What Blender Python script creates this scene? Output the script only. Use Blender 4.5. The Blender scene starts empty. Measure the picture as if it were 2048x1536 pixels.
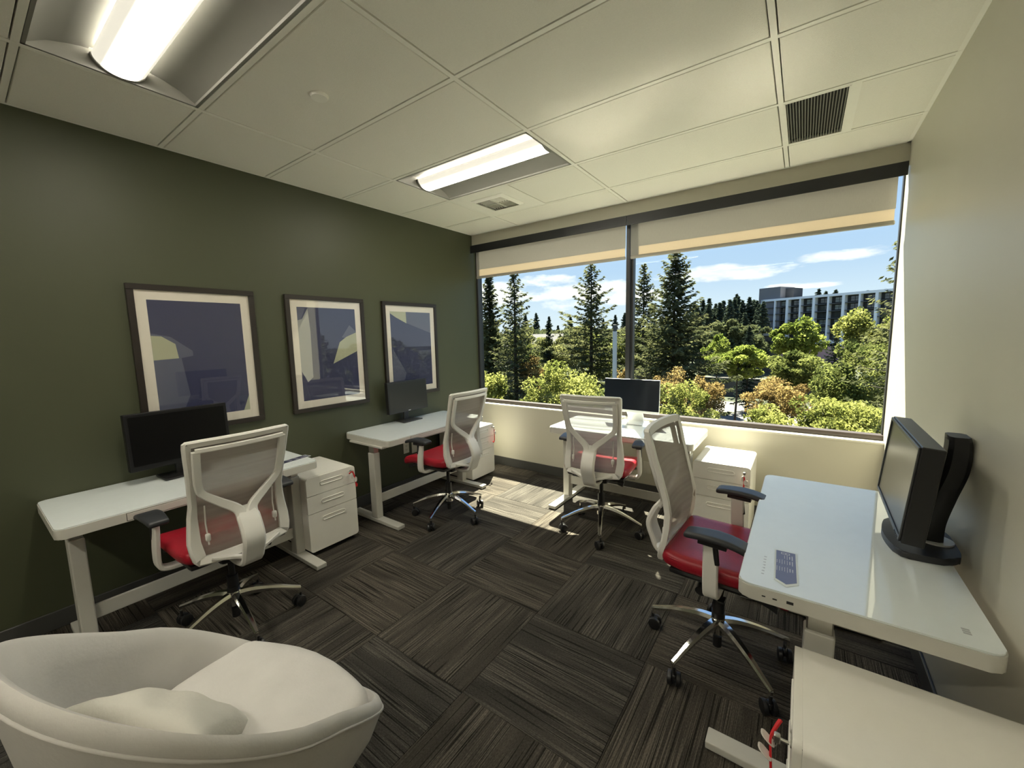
import bpy, bmesh, math, random
import numpy as np
from mathutils import Vector, Matrix

S = bpy.context.scene
COL = S.collection
R = math.radians
W, H, YB = 3.779, 2.743, -6.1          # room width, ceiling height, rear wall
T = 0.6096

# ------------------------------------------------------------------ camera
cam_d = bpy.data.cameras.new('camera')
cam = bpy.data.objects.new('camera', cam_d)
COL.objects.link(cam)
cam.location = (3.27213, -3.79621, 1.5486)
cam.rotation_euler = (R(83.22928), R(1.25648), R(35.53058))
cam_d.sensor_fit = 'HORIZONTAL'
cam_d.sensor_width = 36.0
cam_d.lens = 809.51 / 2048 * 36.0
cam_d.clip_start = 0.05
cam_d.clip_end = 3000
S.camera = cam
S.view_settings.view_transform = 'Standard'
S.view_settings.look = 'None'
S.view_settings.exposure = 1.5
S.view_settings.gamma = 1.0
S.view_settings.use_curve_mapping = False
S.cycles.use_denoising = True
S.cycles.max_bounces = 10
S.cycles.diffuse_bounces = 6
S.cycles.glossy_bounces = 4
S.cycles.transparent_max_bounces = 16
S.cycles.sample_clamp_indirect = 30.0
S.cycles.caustics_reflective = True
S.cycles.blur_glossy = 0.02

SUN_W = 17.0
SKY_W = 0.56
LAMP_E = 9.2

# ------------------------------------------------------------------ world
def build_world():
    w = bpy.data.worlds.new('sky'); S.world = w; w.use_nodes = True
    nt = w.node_tree; nt.nodes.clear(); N = nt.nodes.new; L = nt.links.new
    out = N('ShaderNodeOutputWorld'); bg = N('ShaderNodeBackground'); L(bg.outputs[0], out.inputs[0])
    tc = N('ShaderNodeTexCoord'); sep = N('ShaderNodeSeparateXYZ'); L(tc.outputs['Generated'], sep.inputs[0])
    grad = N('ShaderNodeValToRGB'); L(sep.outputs[2], grad.inputs[0])
    e = grad.color_ramp.elements
    e[0].position = 0.0; e[0].color = (0.62, 0.68, 0.74, 1)
    e[1].position = 1.0; e[1].color = (0.16, 0.32, 0.72, 1)
    for p, c in ((0.06, (0.54, 0.64, 0.75)), (0.14, (0.40, 0.535, 0.72)), (0.22, (0.36, 0.51, 0.74)), (0.5, (0.26, 0.42, 0.74))):
        k = e.new(p); k.color = c + (1,)
    # clouds: a few drifting banks plus thin scattered ones all round the sky
    def math_(op, a, b=None):
        m = N('ShaderNodeMath'); m.operation = op
        for i, v in enumerate((a, b)):
            if v is None: continue
            if isinstance(v, (int, float)): m.inputs[i].default_value = v
            else: L(v, m.inputs[i])
        return m.outputs[0]
    azm = math_('ARCTAN2', sep.outputs[0], sep.outputs[1])
    noi = N('ShaderNodeTexNoise'); mp = N('ShaderNodeMapping'); mp.inputs['Scale'].default_value = (11, 11, 34)
    L(tc.outputs['Generated'], mp.inputs[0]); L(mp.outputs[0], noi.inputs['Vector'])
    noi.inputs['Scale'].default_value = 1.0; noi.inputs['Detail'].default_value = 8; noi.inputs['Roughness'].default_value = 0.62
    nv = math_('SUBTRACT', noi.outputs[0], 0.5)
    best = None
    for az, el, ra, re_ in ((-9.0, .122, 8.5, .016), (-13, .118, 4, .013), (3.2, .137, 5.2, .0105), (-26, .098, 9, .034), (-30, .128, 5, .018), (-19, .082, 6, .02),
                            (0.5, .085, 3.4, .006), (-38, .10, 7, .03), (-2, .088, 2.0, .005), (28, .12, 9, .02), (45, .2, 12, .03), (-60, .15, 12, .04), (100, .2, 16, .05), (-110, .18, 20, .05), (165, .25, 20, .06)):
        dx = math_('DIVIDE', math_('SUBTRACT', azm, R(az)), R(ra)); dy = math_('DIVIDE', math_('SUBTRACT', sep.outputs[2], el), re_)
        q = math_('SUBTRACT', 1.0, math_('ADD', math_('MULTIPLY', dx, dx), math_('MULTIPLY', dy, dy)))
        best = q if best is None else math_('MAXIMUM', best, q)
    f = math_('ADD', math_('MAXIMUM', best, -1.5), math_('MULTIPLY', nv, 4.2))
    gen = math_('MULTIPLY', math_('SUBTRACT', noi.outputs[0], 0.69), 2.2)
    f = math_('MAXIMUM', math_('MULTIPLY', f, 1.1), gen)
    cl = N('ShaderNodeClamp'); L(f, cl.inputs[0])
    mix = N('ShaderNodeMixRGB'); L(cl.outputs[0], mix.inputs[0]); L(grad.outputs[0], mix.inputs[1])
    n2 = N('ShaderNodeTexNoise'); L(mp.outputs[0], n2.inputs['Vector']); n2.inputs['Scale'].default_value = 1.7; n2.inputs['Detail'].default_value = 5
    cr = N('ShaderNodeValToRGB'); L(n2.outputs[0], cr.inputs[0])
    cr.color_ramp.elements[0].position = .35; cr.color_ramp.elements[0].color = (.72, .74, .80, 1)
    cr.color_ramp.elements[1].position = .6; cr.color_ramp.elements[1].color = (1.02, .99, .95, 1)
    L(cr.outputs[0], mix.inputs[2])
    gr = N('ShaderNodeMixRGB'); L(math_('LESS_THAN', sep.outputs[2], -0.02), gr.inputs[0]); L(mix.outputs[0], gr.inputs[1]); gr.inputs[2].default_value = (.12, .13, .08, 1)
    L(gr.outputs[0], bg.inputs[0]); bg.inputs[1].default_value = SKY_W
build_world()

sun_d = bpy.data.lights.new('sun', 'SUN'); sun = bpy.data.objects.new('sun', sun_d); COL.objects.link(sun)
sun_d.energy = SUN_W; sun_d.angle = R(0.53); sun_d.color = (1.0, 0.90, 0.73)
sun.rotation_euler = Vector((-0.28, 0.518, 1.0)).to_track_quat('Z', 'Y').to_euler()
sun.location = (-10, 20, 40)

# ------------------------------------------------------------------ materials
MC = {}
def mat(name, col, rough=.5, metal=0., spec=.5, noise=0., nscale=20., bump=0., bscale=200., coat=0., stretch=None):
    if name in MC: return MC[name]
    m = bpy.data.materials.new(name); m.use_nodes = True; nt = m.node_tree
    b = nt.nodes['Principled BSDF']; N = nt.nodes.new; L = nt.links.new
    b.inputs['Base Color'].default_value = tuple(col) + (1,)
    b.inputs['Roughness'].default_value = rough; b.inputs['Metallic'].default_value = metal
    b.inputs['Specular IOR Level'].default_value = spec
    if coat: b.inputs['Coat Weight'].default_value = coat; b.inputs['Coat Roughness'].default_value = .05
    tc = N('ShaderNodeTexCoord'); mp = N('ShaderNodeMapping'); L(tc.outputs['Object'], mp.inputs[0])
    if stretch: mp.inputs['Scale'].default_value = stretch
    n = N('ShaderNodeTexNoise'); L(mp.outputs[0], n.inputs['Vector']); n.inputs['Scale'].default_value = nscale; n.inputs['Detail'].default_value = 4
    mx = N('ShaderNodeMixRGB'); L(n.outputs[0], mx.inputs[0])
    k = noise if noise else 0.03
    mx.inputs[1].default_value = tuple(c * (1 - k) for c in col) + (1,); mx.inputs[2].default_value = tuple(min(1, c * (1 + k)) for c in col) + (1,)
    L(mx.outputs[0], b.inputs['Base Color'])
    if bump:
        n2 = N('ShaderNodeTexNoise'); L(mp.outputs[0], n2.inputs['Vector']); n2.inputs['Scale'].default_value = bscale; n2.inputs['Detail'].default_value = 3
        bp = N('ShaderNodeBump'); bp.inputs['Strength'].default_value = bump; bp.inputs['Distance'].default_value = .002
        L(n2.outputs[0], bp.inputs['Height']); L(bp.outputs[0], b.inputs['Normal'])
    MC[name] = m; return m

def clear_mat(name, tint=(.93, .95, .94), rough=.0, ior=1.45):
    if name in MC: return MC[name]
    m = bpy.data.materials.new(name); m.use_nodes = True; nt = m.node_tree; nt.nodes.clear(); N = nt.nodes.new; L = nt.links.new
    o = N('ShaderNodeOutputMaterial'); mx = N('ShaderNodeMixShader'); t = N('ShaderNodeBsdfTransparent'); g = N('ShaderNodeBsdfGlossy'); f = N('ShaderNodeFresnel'); ge = N('ShaderNodeNewGeometry'); mr = N('ShaderNodeMapRange')
    mr.inputs['To Min'].default_value = ior; mr.inputs['To Max'].default_value = 1 / ior; L(ge.outputs['Backfacing'], mr.inputs['Value']); L(mr.outputs[0], f.inputs[0])
    t.inputs[0].default_value = tint + (1,); g.inputs['Roughness'].default_value = rough; 
    L(f.outputs[0], mx.inputs[0]); L(t.outputs[0], mx.inputs[1]); L(g.outputs[0], mx.inputs[2]); L(mx.outputs[0], o.inputs[0])
    MC[name] = m; return m

def leaf_mat(name, c1, c2, trans=.45, scale=.9):
    if name in MC: return MC[name]
    m = bpy.data.materials.new(name); m.use_nodes = True; nt = m.node_tree; nt.nodes.clear(); N = nt.nodes.new; L = nt.links.new
    o = N('ShaderNodeOutputMaterial'); mx = N('ShaderNodeMixShader'); d = N('ShaderNodeBsdfDiffuse'); t = N('ShaderNodeBsdfTranslucent')
    tc = N('ShaderNodeTexCoord'); n = N('ShaderNodeTexNoise'); n.inputs['Scale'].default_value = scale; n.inputs['Detail'].default_value = 5; L(tc.outputs['Object'], n.inputs['Vector'])
    cr = N('ShaderNodeValToRGB'); L(n.outputs[0], cr.inputs[0]); cr.color_ramp.elements[0].position = .36; cr.color_ramp.elements[1].position = .64
    cr.color_ramp.elements[0].color = c1 + (1,); cr.color_ramp.elements[1].color = c2 + (1,)
    L(cr.outputs[0], d.inputs[0]); L(cr.outputs[0], t.inputs[0]); mx.inputs[0].default_value = trans
    L(d.outputs[0], mx.inputs[1]); L(t.outputs[0], mx.inputs[2]); L(mx.outputs[0], o.inputs[0])
    MC[name] = m; return m

def emit_mat(name, col, e, base=(.8, .8, .75)):
    m = bpy.data.materials.new(name); m.use_nodes = True; b = m.node_tree.nodes['Principled BSDF']
    b.inputs['Base Color'].default_value = base + (1,); b.inputs['Emission Color'].default_value = col + (1,); b.inputs['Emission Strength'].default_value = e
    return m

M_green = mat('green wall paint', (.058, .064, .035), .5, spec=.4, noise=.04, nscale=3, bump=.15, bscale=350)
M_greige = mat('warm grey wall paint', (.53, .51, .425), .42, noise=.03, nscale=3, bump=.15, bscale=350)
M_tile = mat('ceiling tile', (.80, .775, .70), .9, noise=.05, nscale=160, bump=.5, bscale=260)
M_grid = mat('ceiling grid metal', (.84, .82, .75), .5)
M_base = mat('rubber baseboard', (.055, .055, .052), .5)
M_black = mat('black frame metal', (.02, .021, .023), .4)
M_valance = mat('black valance metal', (.012, .013, .016), .35)
M_sill = mat('sill paint', (.66, .64, .56), .45)
M_white = mat('white powder coat', (.78, .76, .70), .38)
M_chairw = mat('light grey chair plastic', (.72, .705, .66), .42)
M_red = mat('red leather', (.33, .009, .022), .38, noise=.12, nscale=30, bump=.25, bscale=160)
M_padm = mat('charcoal rubber', (.028, .03, .034), .42)
M_plast = mat('black plastic', (.012, .012, .013), .4)
M_chrome = mat('polished aluminium', (.78, .77, .74), .12, metal=1.)
M_steel = mat('brushed steel', (.55, .54, .5), .3, metal=1.)
M_glasstop = mat('white back painted glass', (.74, .79, .79), .035, spec=1.)
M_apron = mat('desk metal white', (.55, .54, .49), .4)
M_screen = mat('dark matte screen', (.012, .013, .012), .28)
M_screenb = mat('glossy dark screen', (.006, .008, .012), .12)
M_bezel = mat('black bezel', (.012, .012, .013), .35)
M_silver = mat('silver plastic', (.62, .63, .62), .35, metal=.2)
M_velvet = mat('cream velvet', (.54, .52, .49), .8, noise=.15, nscale=7, bump=.3, bscale=120)
M_pillow = mat('cream cushion cloth', (.54, .52, .46), .85, noise=.05, nscale=12, bump=.5, bscale=90)
M_frame = mat('dark walnut frame', (.018, .013, .010), .4, noise=.2, nscale=40, stretch=(1, 1, 8))
M_mat = mat('cream picture mat', (.76, .71, .62), .8)
M_navy = mat('navy print', (.035, .04, .10), .7)
M_navy2 = mat('blue grey print', (.10, .11, .17), .7)
M_sage = mat('sage print', (.42, .43, .30), .7)
M_pglass = clear_mat('picture glass', (.97, .97, .97), .0, 1.5)
M_wglass = clear_mat('window glass', (.90, .93, .91), .0, 1.12)
M_redstrap = mat('red strap', (.55, .01, .015), .6)
M_clear = clear_mat('clear plastic tag', (.85, .85, .85), .05, 1.5)
M_outlet = mat('outlet ivory', (.62, .60, .52), .4)
M_dark = mat('dark void', (.01, .01, .01), .8)
M_shade = None
def shade_material(nm='solar shade cloth', c0=(.50, .49, .46), c1=(.60, .59, .55), tc_=(.40, .385, .35), tm=.38):
    m = bpy.data.materials.new(nm); m.use_nodes = True; nt = m.node_tree; nt.nodes.clear(); N = nt.nodes.new; L = nt.links.new
    o = N('ShaderNodeOutputMaterial'); d = N('ShaderNodeBsdfDiffuse'); t = N('ShaderNodeBsdfTranslucent'); mx = N('ShaderNodeMixShader')
    tc = N('ShaderNodeTexCoord'); w = N('ShaderNodeTexNoise'); mp = N('ShaderNodeMapping'); mp.inputs['Scale'].default_value = (240, 1, 30)
    L(tc.outputs['Object'], mp.inputs[0]); L(mp.outputs[0], w.inputs['Vector']); w.inputs['Scale'].default_value = 1.0
    cr = N('ShaderNodeValToRGB'); cr.color_ramp.elements[0].color = c0 + (1,); cr.color_ramp.elements[1].color = c1 + (1,); L(w.outputs[0], cr.inputs[0])
    L(cr.outputs[0], d.inputs[0]); t.inputs[0].default_value = tc_ + (1,); mx.inputs[0].default_value = tm
    L(d.outputs[0], mx.inputs[1]); L(t.outputs[0], mx.inputs[2]); L(mx.outputs[0], o.inputs[0]); return m
M_shade = shade_material()
M_hem = shade_material('shade hem band', (.66, .58, .46), (.72, .63, .50), (.66, .60, .50), .42)

def mesh_cloth():
    m = bpy.data.materials.new('chair mesh'); m.use_nodes = True; nt = m.node_tree; nt.nodes.clear(); N = nt.nodes.new; L = nt.links.new
    o = N('ShaderNodeOutputMaterial'); d = N('ShaderNodeBsdfDiffuse'); tl = N('ShaderNodeBsdfTranslucent'); m1 = N('ShaderNodeMixShader'); tr = N('ShaderNodeBsdfTransparent'); mx = N('ShaderNodeMixShader')
    tc = N('ShaderNodeTexCoord'); sp = N('ShaderNodeSeparateXYZ'); L(tc.outputs['Object'], sp.inputs[0])
    mp = N('ShaderNodeMapping'); mp.inputs['Scale'].default_value = (.02, .02, 22); L(tc.outputs['Object'], mp.inputs[0])
    n = N('ShaderNodeTexNoise'); n.inputs['Scale'].default_value = 1.0; n.inputs['Detail'].default_value = 2; L(mp.outputs[0], n.inputs['Vector'])
    cr = N('ShaderNodeValToRGB'); L(n.outputs[0], cr.inputs[0]); cr.color_ramp.elements[0].position = .38; cr.color_ramp.elements[1].position = .6
    cr.color_ramp.elements[0].color = (.76, .76, .76, 1); cr.color_ramp.elements[1].color = (.94, .94, .94, 1)
    d.inputs[0].default_value = (.42, .38, .34, 1); tl.inputs[0].default_value = (.42, .38, .34, 1); m1.inputs[0].default_value = .4
    L(d.outputs[0], m1.inputs[1]); L(tl.outputs[0], m1.inputs[2])
    L(cr.outputs[0], mx.inputs[0]); L(tr.outputs[0], mx.inputs[1]); L(m1.outputs[0], mx.inputs[2]); L(mx.outputs[0], o.inputs[0]); return m
M_mesh = mesh_cloth()

def carpet_material():
    m = bpy.data.materials.new('striped carpet tile'); m.use_nodes = True; nt = m.node_tree; b = nt.nodes['Principled BSDF']; N = nt.nodes.new; L = nt.links.new
    b.inputs['Roughness'].default_value = .95; b.inputs['Specular IOR Level'].default_value = .1
    tc = N('ShaderNodeTexCoord'); oi = N('ShaderNodeObjectInfo')
    def noise(sc, det, off):
        mp = N('ShaderNodeMapping'); mp.inputs['Scale'].default_value = sc
        cx = N('ShaderNodeCombineXYZ'); mu = N('ShaderNodeMath'); mu.operation = 'MULTIPLY'; L(oi.outputs['Random'], mu.inputs[0]); mu.inputs[1].default_value = off
        L(mu.outputs[0], cx.inputs[0]); L(mu.outputs[0], cx.inputs[1]); L(cx.outputs[0], mp.inputs['Location']); L(tc.outputs['Object'], mp.inputs[0])
        n = N('ShaderNodeTexNoise'); n.inputs['Scale'].default_value = 1; n.inputs['Detail'].default_value = det; L(mp.outputs[0], n.inputs['Vector']); return n.outputs[0]
    def ramp(src, p0, p1, c0, c1):
        r = N('ShaderNodeValToRGB'); L(src, r.inputs[0]); r.color_ramp.elements[0].position = p0; r.color_ramp.elements[1].position = p1
        r.color_ramp.elements[0].color = c0 + (1,); r.color_ramp.elements[1].color = c1 + (1,); return r.outputs[0]
    def mix(f, a, c, mode='MIX'):
        x = N('ShaderNodeMixRGB'); x.blend_type = mode
        if isinstance(f, float): x.inputs[0].default_value = f
        else: L(f, x.inputs[0])
        L(a, x.inputs[1]); L(c, x.inputs[2]) if not isinstance(c, tuple) else None
        if isinstance(c, tuple): x.inputs[2].default_value = c + (1,)
        return x.outputs[0]
    base = ramp(noise((16, .9, 1), 2, 37.), .35, .65, (.038, .036, .032), (.058, .054, .047))
    stripes = ramp(noise((230, 2.6, 1), 1, 91.), .47, .58, (0, 0, 0), (1, 1, 1))
    dark = ramp(noise((130, 1.8, 1), 1, 53.), .58, .64, (0, 0, 0), (1, 1, 1))
    msk = ramp(noise((9, 1.3, 1), 2, 17.), .42, .56, (0, 0, 0), (1, 1, 1))
    fm = mix(1.0, stripes, msk, 'MULTIPLY')
    c = mix(fm, base, (.105, .098, .085))
    c = mix(dark, c, (.017, .016, .014))
    fine = ramp(noise((420, 90, 1), 1, 11.), .4, .62, (.72, .72, .72), (1.25, 1.25, 1.25))
    c = mix(.8, c, fine, 'MULTIPLY')
    br = N('ShaderNodeMixRGB'); br.blend_type = 'MULTIPLY'; br.inputs[0].default_value = 1.0
    rr = ramp(oi.outputs['Random'], 0, 1, (.85, .85, .86), (1.18, 1.10, 1.02)); L(c, br.inputs[1]); L(rr, br.inputs[2])
    L(br.outputs[0], b.inputs['Base Color'])
    bp = N('ShaderNodeBump'); bp.inputs['Strength'].default_value = .6; bp.inputs['Distance'].default_value = .003; L(noise((420, 90, 1), 2, 11.), bp.inputs['Height']); L(bp.outputs[0], b.inputs['Normal'])
    return m
M_carpet = carpet_material()

# ------------------------------------------------------------------ helpers
def obj(name, bm, m, parent=None, smooth=None, loc=None):
    if isinstance(bm, bmesh.types.BMesh):
        bmesh.ops.recalc_face_normals(bm, faces=bm.faces)
        me = bpy.data.meshes.new(name); bm.to_mesh(me); bm.free()
    else: me = bm
    for mm in (m if isinstance(m, (list, tuple)) else [m]): me.materials.append(mm)
    if smooth is not None:
        for p in me.polygons: p.use_smooth = True
        if smooth: me.set_sharp_from_angle(angle=R(smooth))
        for p in me.polygons: p.use_smooth = p.loop_total < 9
    o = bpy.data.objects.new(name, me); COL.objects.link(o)
    if loc: o.location = loc
    if parent: o.parent = parent
    return o
def thing(name, label, cat, loc=(0, 0, 0), rz=0., group=None):
    o = bpy.data.objects.new(name, None); COL.objects.link(o); o.location = loc; o.rotation_euler = (0, 0, rz)
    o.empty_display_size = .1; o['label'] = label; o['category'] = cat
    if group: o['group'] = group
    return o
def tag(o, label, cat, group=None):
    o['label'] = label; o['category'] = cat
    if group: o['group'] = group
    return o
def struct(o, label=None):
    o['kind'] = 'structure'
    if label: o['label'] = label
    return o
def dup(root, loc, rz, label):
    r = root.copy(); COL.objects.link(r); r.location = loc; r.rotation_euler = (0, 0, rz); r['label'] = label
    for ch in list(root.children):
        c = ch.copy(); COL.objects.link(c); c.parent = r
        for g in ch.children:
            d = g.copy(); COL.objects.link(d); d.parent = c
    return r
def BM(): return bmesh.new()
def addmesh(bm, V, F):
    vs = [bm.verts.new(v) for v in V]
    for f in F:
        try: bm.faces.new([vs[i] for i in f])
        except ValueError: pass
    return vs
def box(bm, x0, x1, y0, y1, z0, z1):
    return addmesh(bm, [(x0, y0, z0), (x1, y0, z0), (x1, y1, z0), (x0, y1, z0), (x0, y0, z1), (x1, y0, z1), (x1, y1, z1), (x0, y1, z1)],
                   [(3, 2, 1, 0), (4, 5, 6, 7), (0, 1, 5, 4), (1, 2, 6, 5), (2, 3, 7, 6), (3, 0, 4, 7)])
def bbox(bm, x0, x1, y0, y1, z0, z1, r=.004, seg=3):
    vs = box(bm, x0, x1, y0, y1, z0, z1); es = {e for v in vs for e in v.link_edges}
    bmesh.ops.bevel(bm, geom=list(es), offset=min(r, (x1 - x0) * .49, (y1 - y0) * .49, (z1 - z0) * .49), segments=seg, affect='EDGES', profile=.5)
def B(*a, **k): bm = BM(); box(bm, *a); return bm
def BB(*a, **k): bm = BM(); bbox(bm, *a, **k); return bm
def rbox(bm, c, s, r, n=(8, 8, 4), fn=None):
    """rounded box: faces of a gridded cube pushed to radius r; fn bends points"""
    hx, hy, hz = s[0] / 2, s[1] / 2, s[2] / 2; r = min(r, hx, hy, hz)
    vid = {}
    def vert(i, j, k):
        if (i, j, k) in vid: return vid[(i, j, k)]
        def q(i, n, h):
            t = i / n * 2 - 1; return math.copysign(abs(t) ** .6, t) * h
        p = Vector((q(i, n[0], hx), q(j, n[1], hy), q(k, n[2], hz)))
        inn = Vector((max(-hx + r, min(hx - r, p.x)), max(-hy + r, min(hy - r, p.y)), max(-hz + r, min(hz - r, p.z))))
        d = p - inn
        if d.length > 1e-9: p = inn + d.normalized() * r
        p = p + Vector(c)
        if fn: p = Vector(fn(p))
        vid[(i, j, k)] = bm.verts.new(p); return vid[(i, j, k)]
    a, b, c_ = n
    for i in range(a):
        for j in range(b):
            for k in (0, c_): bm.faces.new([vert(i, j, k), vert(i + 1, j, k), vert(i + 1, j + 1, k), vert(i, j + 1, k)])
    for i in range(a):
        for k in range(c_):
            for j in (0, b): bm.faces.new([vert(i, j, k), vert(i + 1, j, k), vert(i + 1, j, k + 1), vert(i, j, k + 1)])
    for j in range(b):
        for k in range(c_):
            for i in (0, a): bm.faces.new([vert(i, j, k), vert(i, j + 1, k), vert(i, j + 1, k + 1), vert(i, j, k + 1)])
def cyl(bm, p0, p1, r0, r1=None, n=16):
    tube(bm, [p0, p1], [r0, r0 if r1 is None else r1], n)
def tube(bm, pts, rad, n=12, closed=False, sec=None, ups=None):
    """sweep a circle (or a section of (a, b) pairs) along pts"""
    pts = [Vector(p) for p in pts]; K = len(pts)
    rad = rad if isinstance(rad, (list, tuple)) else [rad] * K
    rings = []; prev = None
    for i, p in enumerate(pts):
        if closed: d = pts[(i + 1) % K] - pts[i - 1]
        else: d = pts[min(i + 1, K - 1)] - pts[max(i - 1, 0)]
        d.normalize()
        if ups: u = Vector(ups[i] if isinstance(ups[0], (list, tuple, Vector)) else ups)
        elif prev is not None: u = prev
        else: u = Vector((0, 0, 1)) if abs(d.z) < .9 else Vector((0, 1, 0))
        u = (u - d * u.dot(d)).normalized(); v = d.cross(u); prev = u
        if sec: prof = [(a * rad[i], b * rad[i]) for a, b in sec]
        else: prof = [(math.cos(2 * math.pi * k / n) * rad[i], math.sin(2 * math.pi * k / n) * rad[i]) for k in range(n)]
        rings.append([bm.verts.new(p + u * a + v * b) for a, b in prof])
    m = len(rings[0])
    for i in range(K if closed else K - 1):
        A, Bq = rings[i], rings[(i + 1) % K]
        for k in range(m): bm.faces.new([A[k], A[(k + 1) % m], Bq[(k + 1) % m], Bq[k]])
    if not closed:
        bm.faces.new(rings[0][::-1]); bm.faces.new(rings[-1])
def rsec(w, t, c=.3):
    """rectangular section with cut corners, half sizes w (along up) and t"""
    k = min(w, t) * c
    return [(w, t - k), (w - k, t), (-w + k, t), (-w, t - k), (-w, -t + k), (-w + k, -t), (w - k, -t), (w, -t + k)]
def spline(pts, n=8, closed=False):
    P = [Vector(p) for p in pts]; K = len(P); out = []
    for i in range(K if closed else K - 1):
        g = (lambda j: P[j % K]) if closed else (lambda j: P[max(0, min(K - 1, j))])
        p0, p1, p2, p3 = g(i - 1), g(i), g(i + 1), g(i + 2)
        for k in range(n):
            t = k / n
            out.append(.5 * ((2 * p1) + (p2 - p0) * t + (2 * p0 - 5 * p1 + 4 * p2 - p3) * t * t + (3 * p1 - p0 - 3 * p2 + p3) * t ** 3))
    if not closed: out.append(P[-1])
    return out
def roundpoly(x0, x1, y0, y1, r, n=9):
    o = []
    for cx, cy, a in ((x1 - r, y1 - r, 0), (x0 + r, y1 - r, 90), (x0 + r, y0 + r, 180), (x1 - r, y0 + r, 270)):
        for k in range(n + 1):
            t = R(a + 90 * k / n); o.append((cx + r * math.cos(t), cy + r * math.sin(t)))
    return o
def prism(bm, poly, z0, z1, axis='z', bev=0.):
    def P(a, b, c): return {'z': (a, b, c), 'x': (c, a, b), 'y': (a, c, b)}[axis]
    n = len(poly); v0 = [bm.verts.new(P(a, b, z0)) for a, b in poly]; v1 = [bm.verts.new(P(a, b, z1)) for a, b in poly]
    f0 = bm.faces.new(v0[::-1]); f1 = bm.faces.new(v1)
    for i in range(n): bm.faces.new([v0[i], v0[(i + 1) % n], v1[(i + 1) % n], v1[i]])
    if bev: bmesh.ops.bevel(bm, geom=list(f1.edges) + list(f0.edges), offset=bev, segments=2, affect='EDGES', profile=.5)
def interp(x, tab):
    if x <= tab[0][0]: return tab[0][1]
    for (a, fa), (b, fb) in zip(tab, tab[1:]):
        if x <= b: t = (x - a) / (b - a); t = t * t * (3 - 2 * t) * .5 + t * .5; return fa + (fb - fa) * t
    return tab[-1][1]

# ================================================================== SETTING
YG = 0.085           # glass plane
SILL, HEAD = .735, 2.56
WALLT = .14
floor = struct(obj('floor', B(-.1, W + .1, YB - .1, .14, -.12, -.004), mat('subfloor', (.03, .03, .03), .9)), 'dark patterned carpet tile floor')
# carpet tiles
cx0, cy0 = 1.5237 - 3 * T, -2.6348 + 5 * T
full = None
for i in range(-1, 7):
    for j in range(-7, 6):
        x0, y0 = 1.5237 + (i - 3) * T, -2.6348 + j * T * 1.0
        x0 = 1.5237 + (i - 3) * T; y0 = -2.6348 + j * T
        a0, a1, b0, b1 = max(x0, 0), min(x0 + T, W), max(y0, YB), min(y0 + T, 0)
        if a1 - a0 < .02 or b1 - b0 < .02: continue
        turned = (i - 3 + j) % 2 == 0   # stripes along y for the middle tile
        cx, cy = x0 + T / 2, y0 + T / 2; g = .0009
        X0, X1, Y0, Y1 = a0 - cx + g, a1 - cx - g, b0 - cy + g, b1 - cy - g
        ang = 0. if turned else math.pi / 2
        if not turned: X0, X1, Y0, Y1 = Y0, Y1, -X1, -X0
        is_full = abs(a1 - a0 - T) < 1e-4 and abs(b1 - b0 - T) < 1e-4
        if is_full and full: o = bpy.data.objects.new('carpet_tile', full); COL.objects.link(o)
        else:
            bm = BM(); bbox(bm, X0, X1, Y0, Y1, -.006, .0, r=.0015, seg=1); o = obj('carpet_tile', bm, M_carpet)
            if is_full: full = o.data
        o.location = (cx, cy, 0); o.rotation_euler = (0, 0, ang); o.parent = floor

# walls
wl = struct(obj('wall_left', B(-.12, 0, YB - .1, .14, -.12, H + .25), M_green), 'dark olive green left wall')
wr = struct(obj('wall_right', B(W, W + .12, YB - .1, .14, -.12, H + .25), M_greige), 'warm grey right wall')
wbk = struct(obj('wall_back', B(0, W, YB - .12, YB, -.12, H + .25), M_greige), 'warm grey wall behind the viewer')
bm = BM(); box(bm, 0, W, 0, WALLT, -.12, SILL - .012); box(bm, 0, W, 0, .012, 2.60, H + .25); box(bm, 0, W, .012, WALLT, 2.83, H + .25)
struct(obj('wall_window', bm, M_greige), 'warm grey wall above and below the window')
struct(obj('trim_1', BB(.001, W - .001, -.006, YG - .01, SILL - .012, SILL + .004, r=.003), M_sill), 'pale window sill ledge')
bbl = BB(.001, .012, YB + .001, -.001, .001, .102, r=.003, seg=1); struct(obj('baseboard_left', bbl, M_base))
struct(obj('baseboard_right', BB(W - .012, W - .001, YB + .001, -.001, .001, .102, r=.003, seg=1), M_base))
struct(obj('baseboard_window', BB(.012, W - .012, -.012, -.001, .001, .102, r=.003, seg=1), M_base))
struct(obj('baseboard_back', BB(.012, W - .012, YB + .001, YB + .012, .001, .102, r=.003, seg=1), M_base))

# window: two panes, frame, mullion
win = bpy.data.objects.new('window_1', None); COL.objects.link(win); win['kind'] = 'structure'; win['label'] = 'wide two pane window with black frame'
FW = .03
obj('bottom_rail', BB(.0, W, YG - .022, YG + .05, SILL + .004, SILL + .042, r=.003, seg=1), mat('brown black rail', (.03, .02, .017), .4), win)
obj('top_rail', BB(.0, W, YG - .02, YG + .05, 2.80, 2.83, r=.003, seg=1), M_black, win)
obj('side_jamb', BB(.0, FW, YG - .03, YG + .05, SILL + .042, 2.80, r=.003, seg=1), M_black, win)
obj('side_jamb', BB(W - .008, W, YG - .0, YG + .05, SILL + .042, 2.80, r=.002, seg=1), M_black, win)
bm = BM(); bbox(bm, 1.876, 1.914, YG - .045, YG + .05, SILL + .042, 2.80, r=.004, seg=2); bbox(bm, 1.914, 1.936, YG - .01, YG + .05, SILL + .042, 2.80, r=.002, seg=1)
obj('mullion', bm, M_black, win)
obj('glass_pane', B(FW, 1.878, YG + .018, YG + .022, SILL + .042, 2.80), M_wglass, win)
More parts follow.
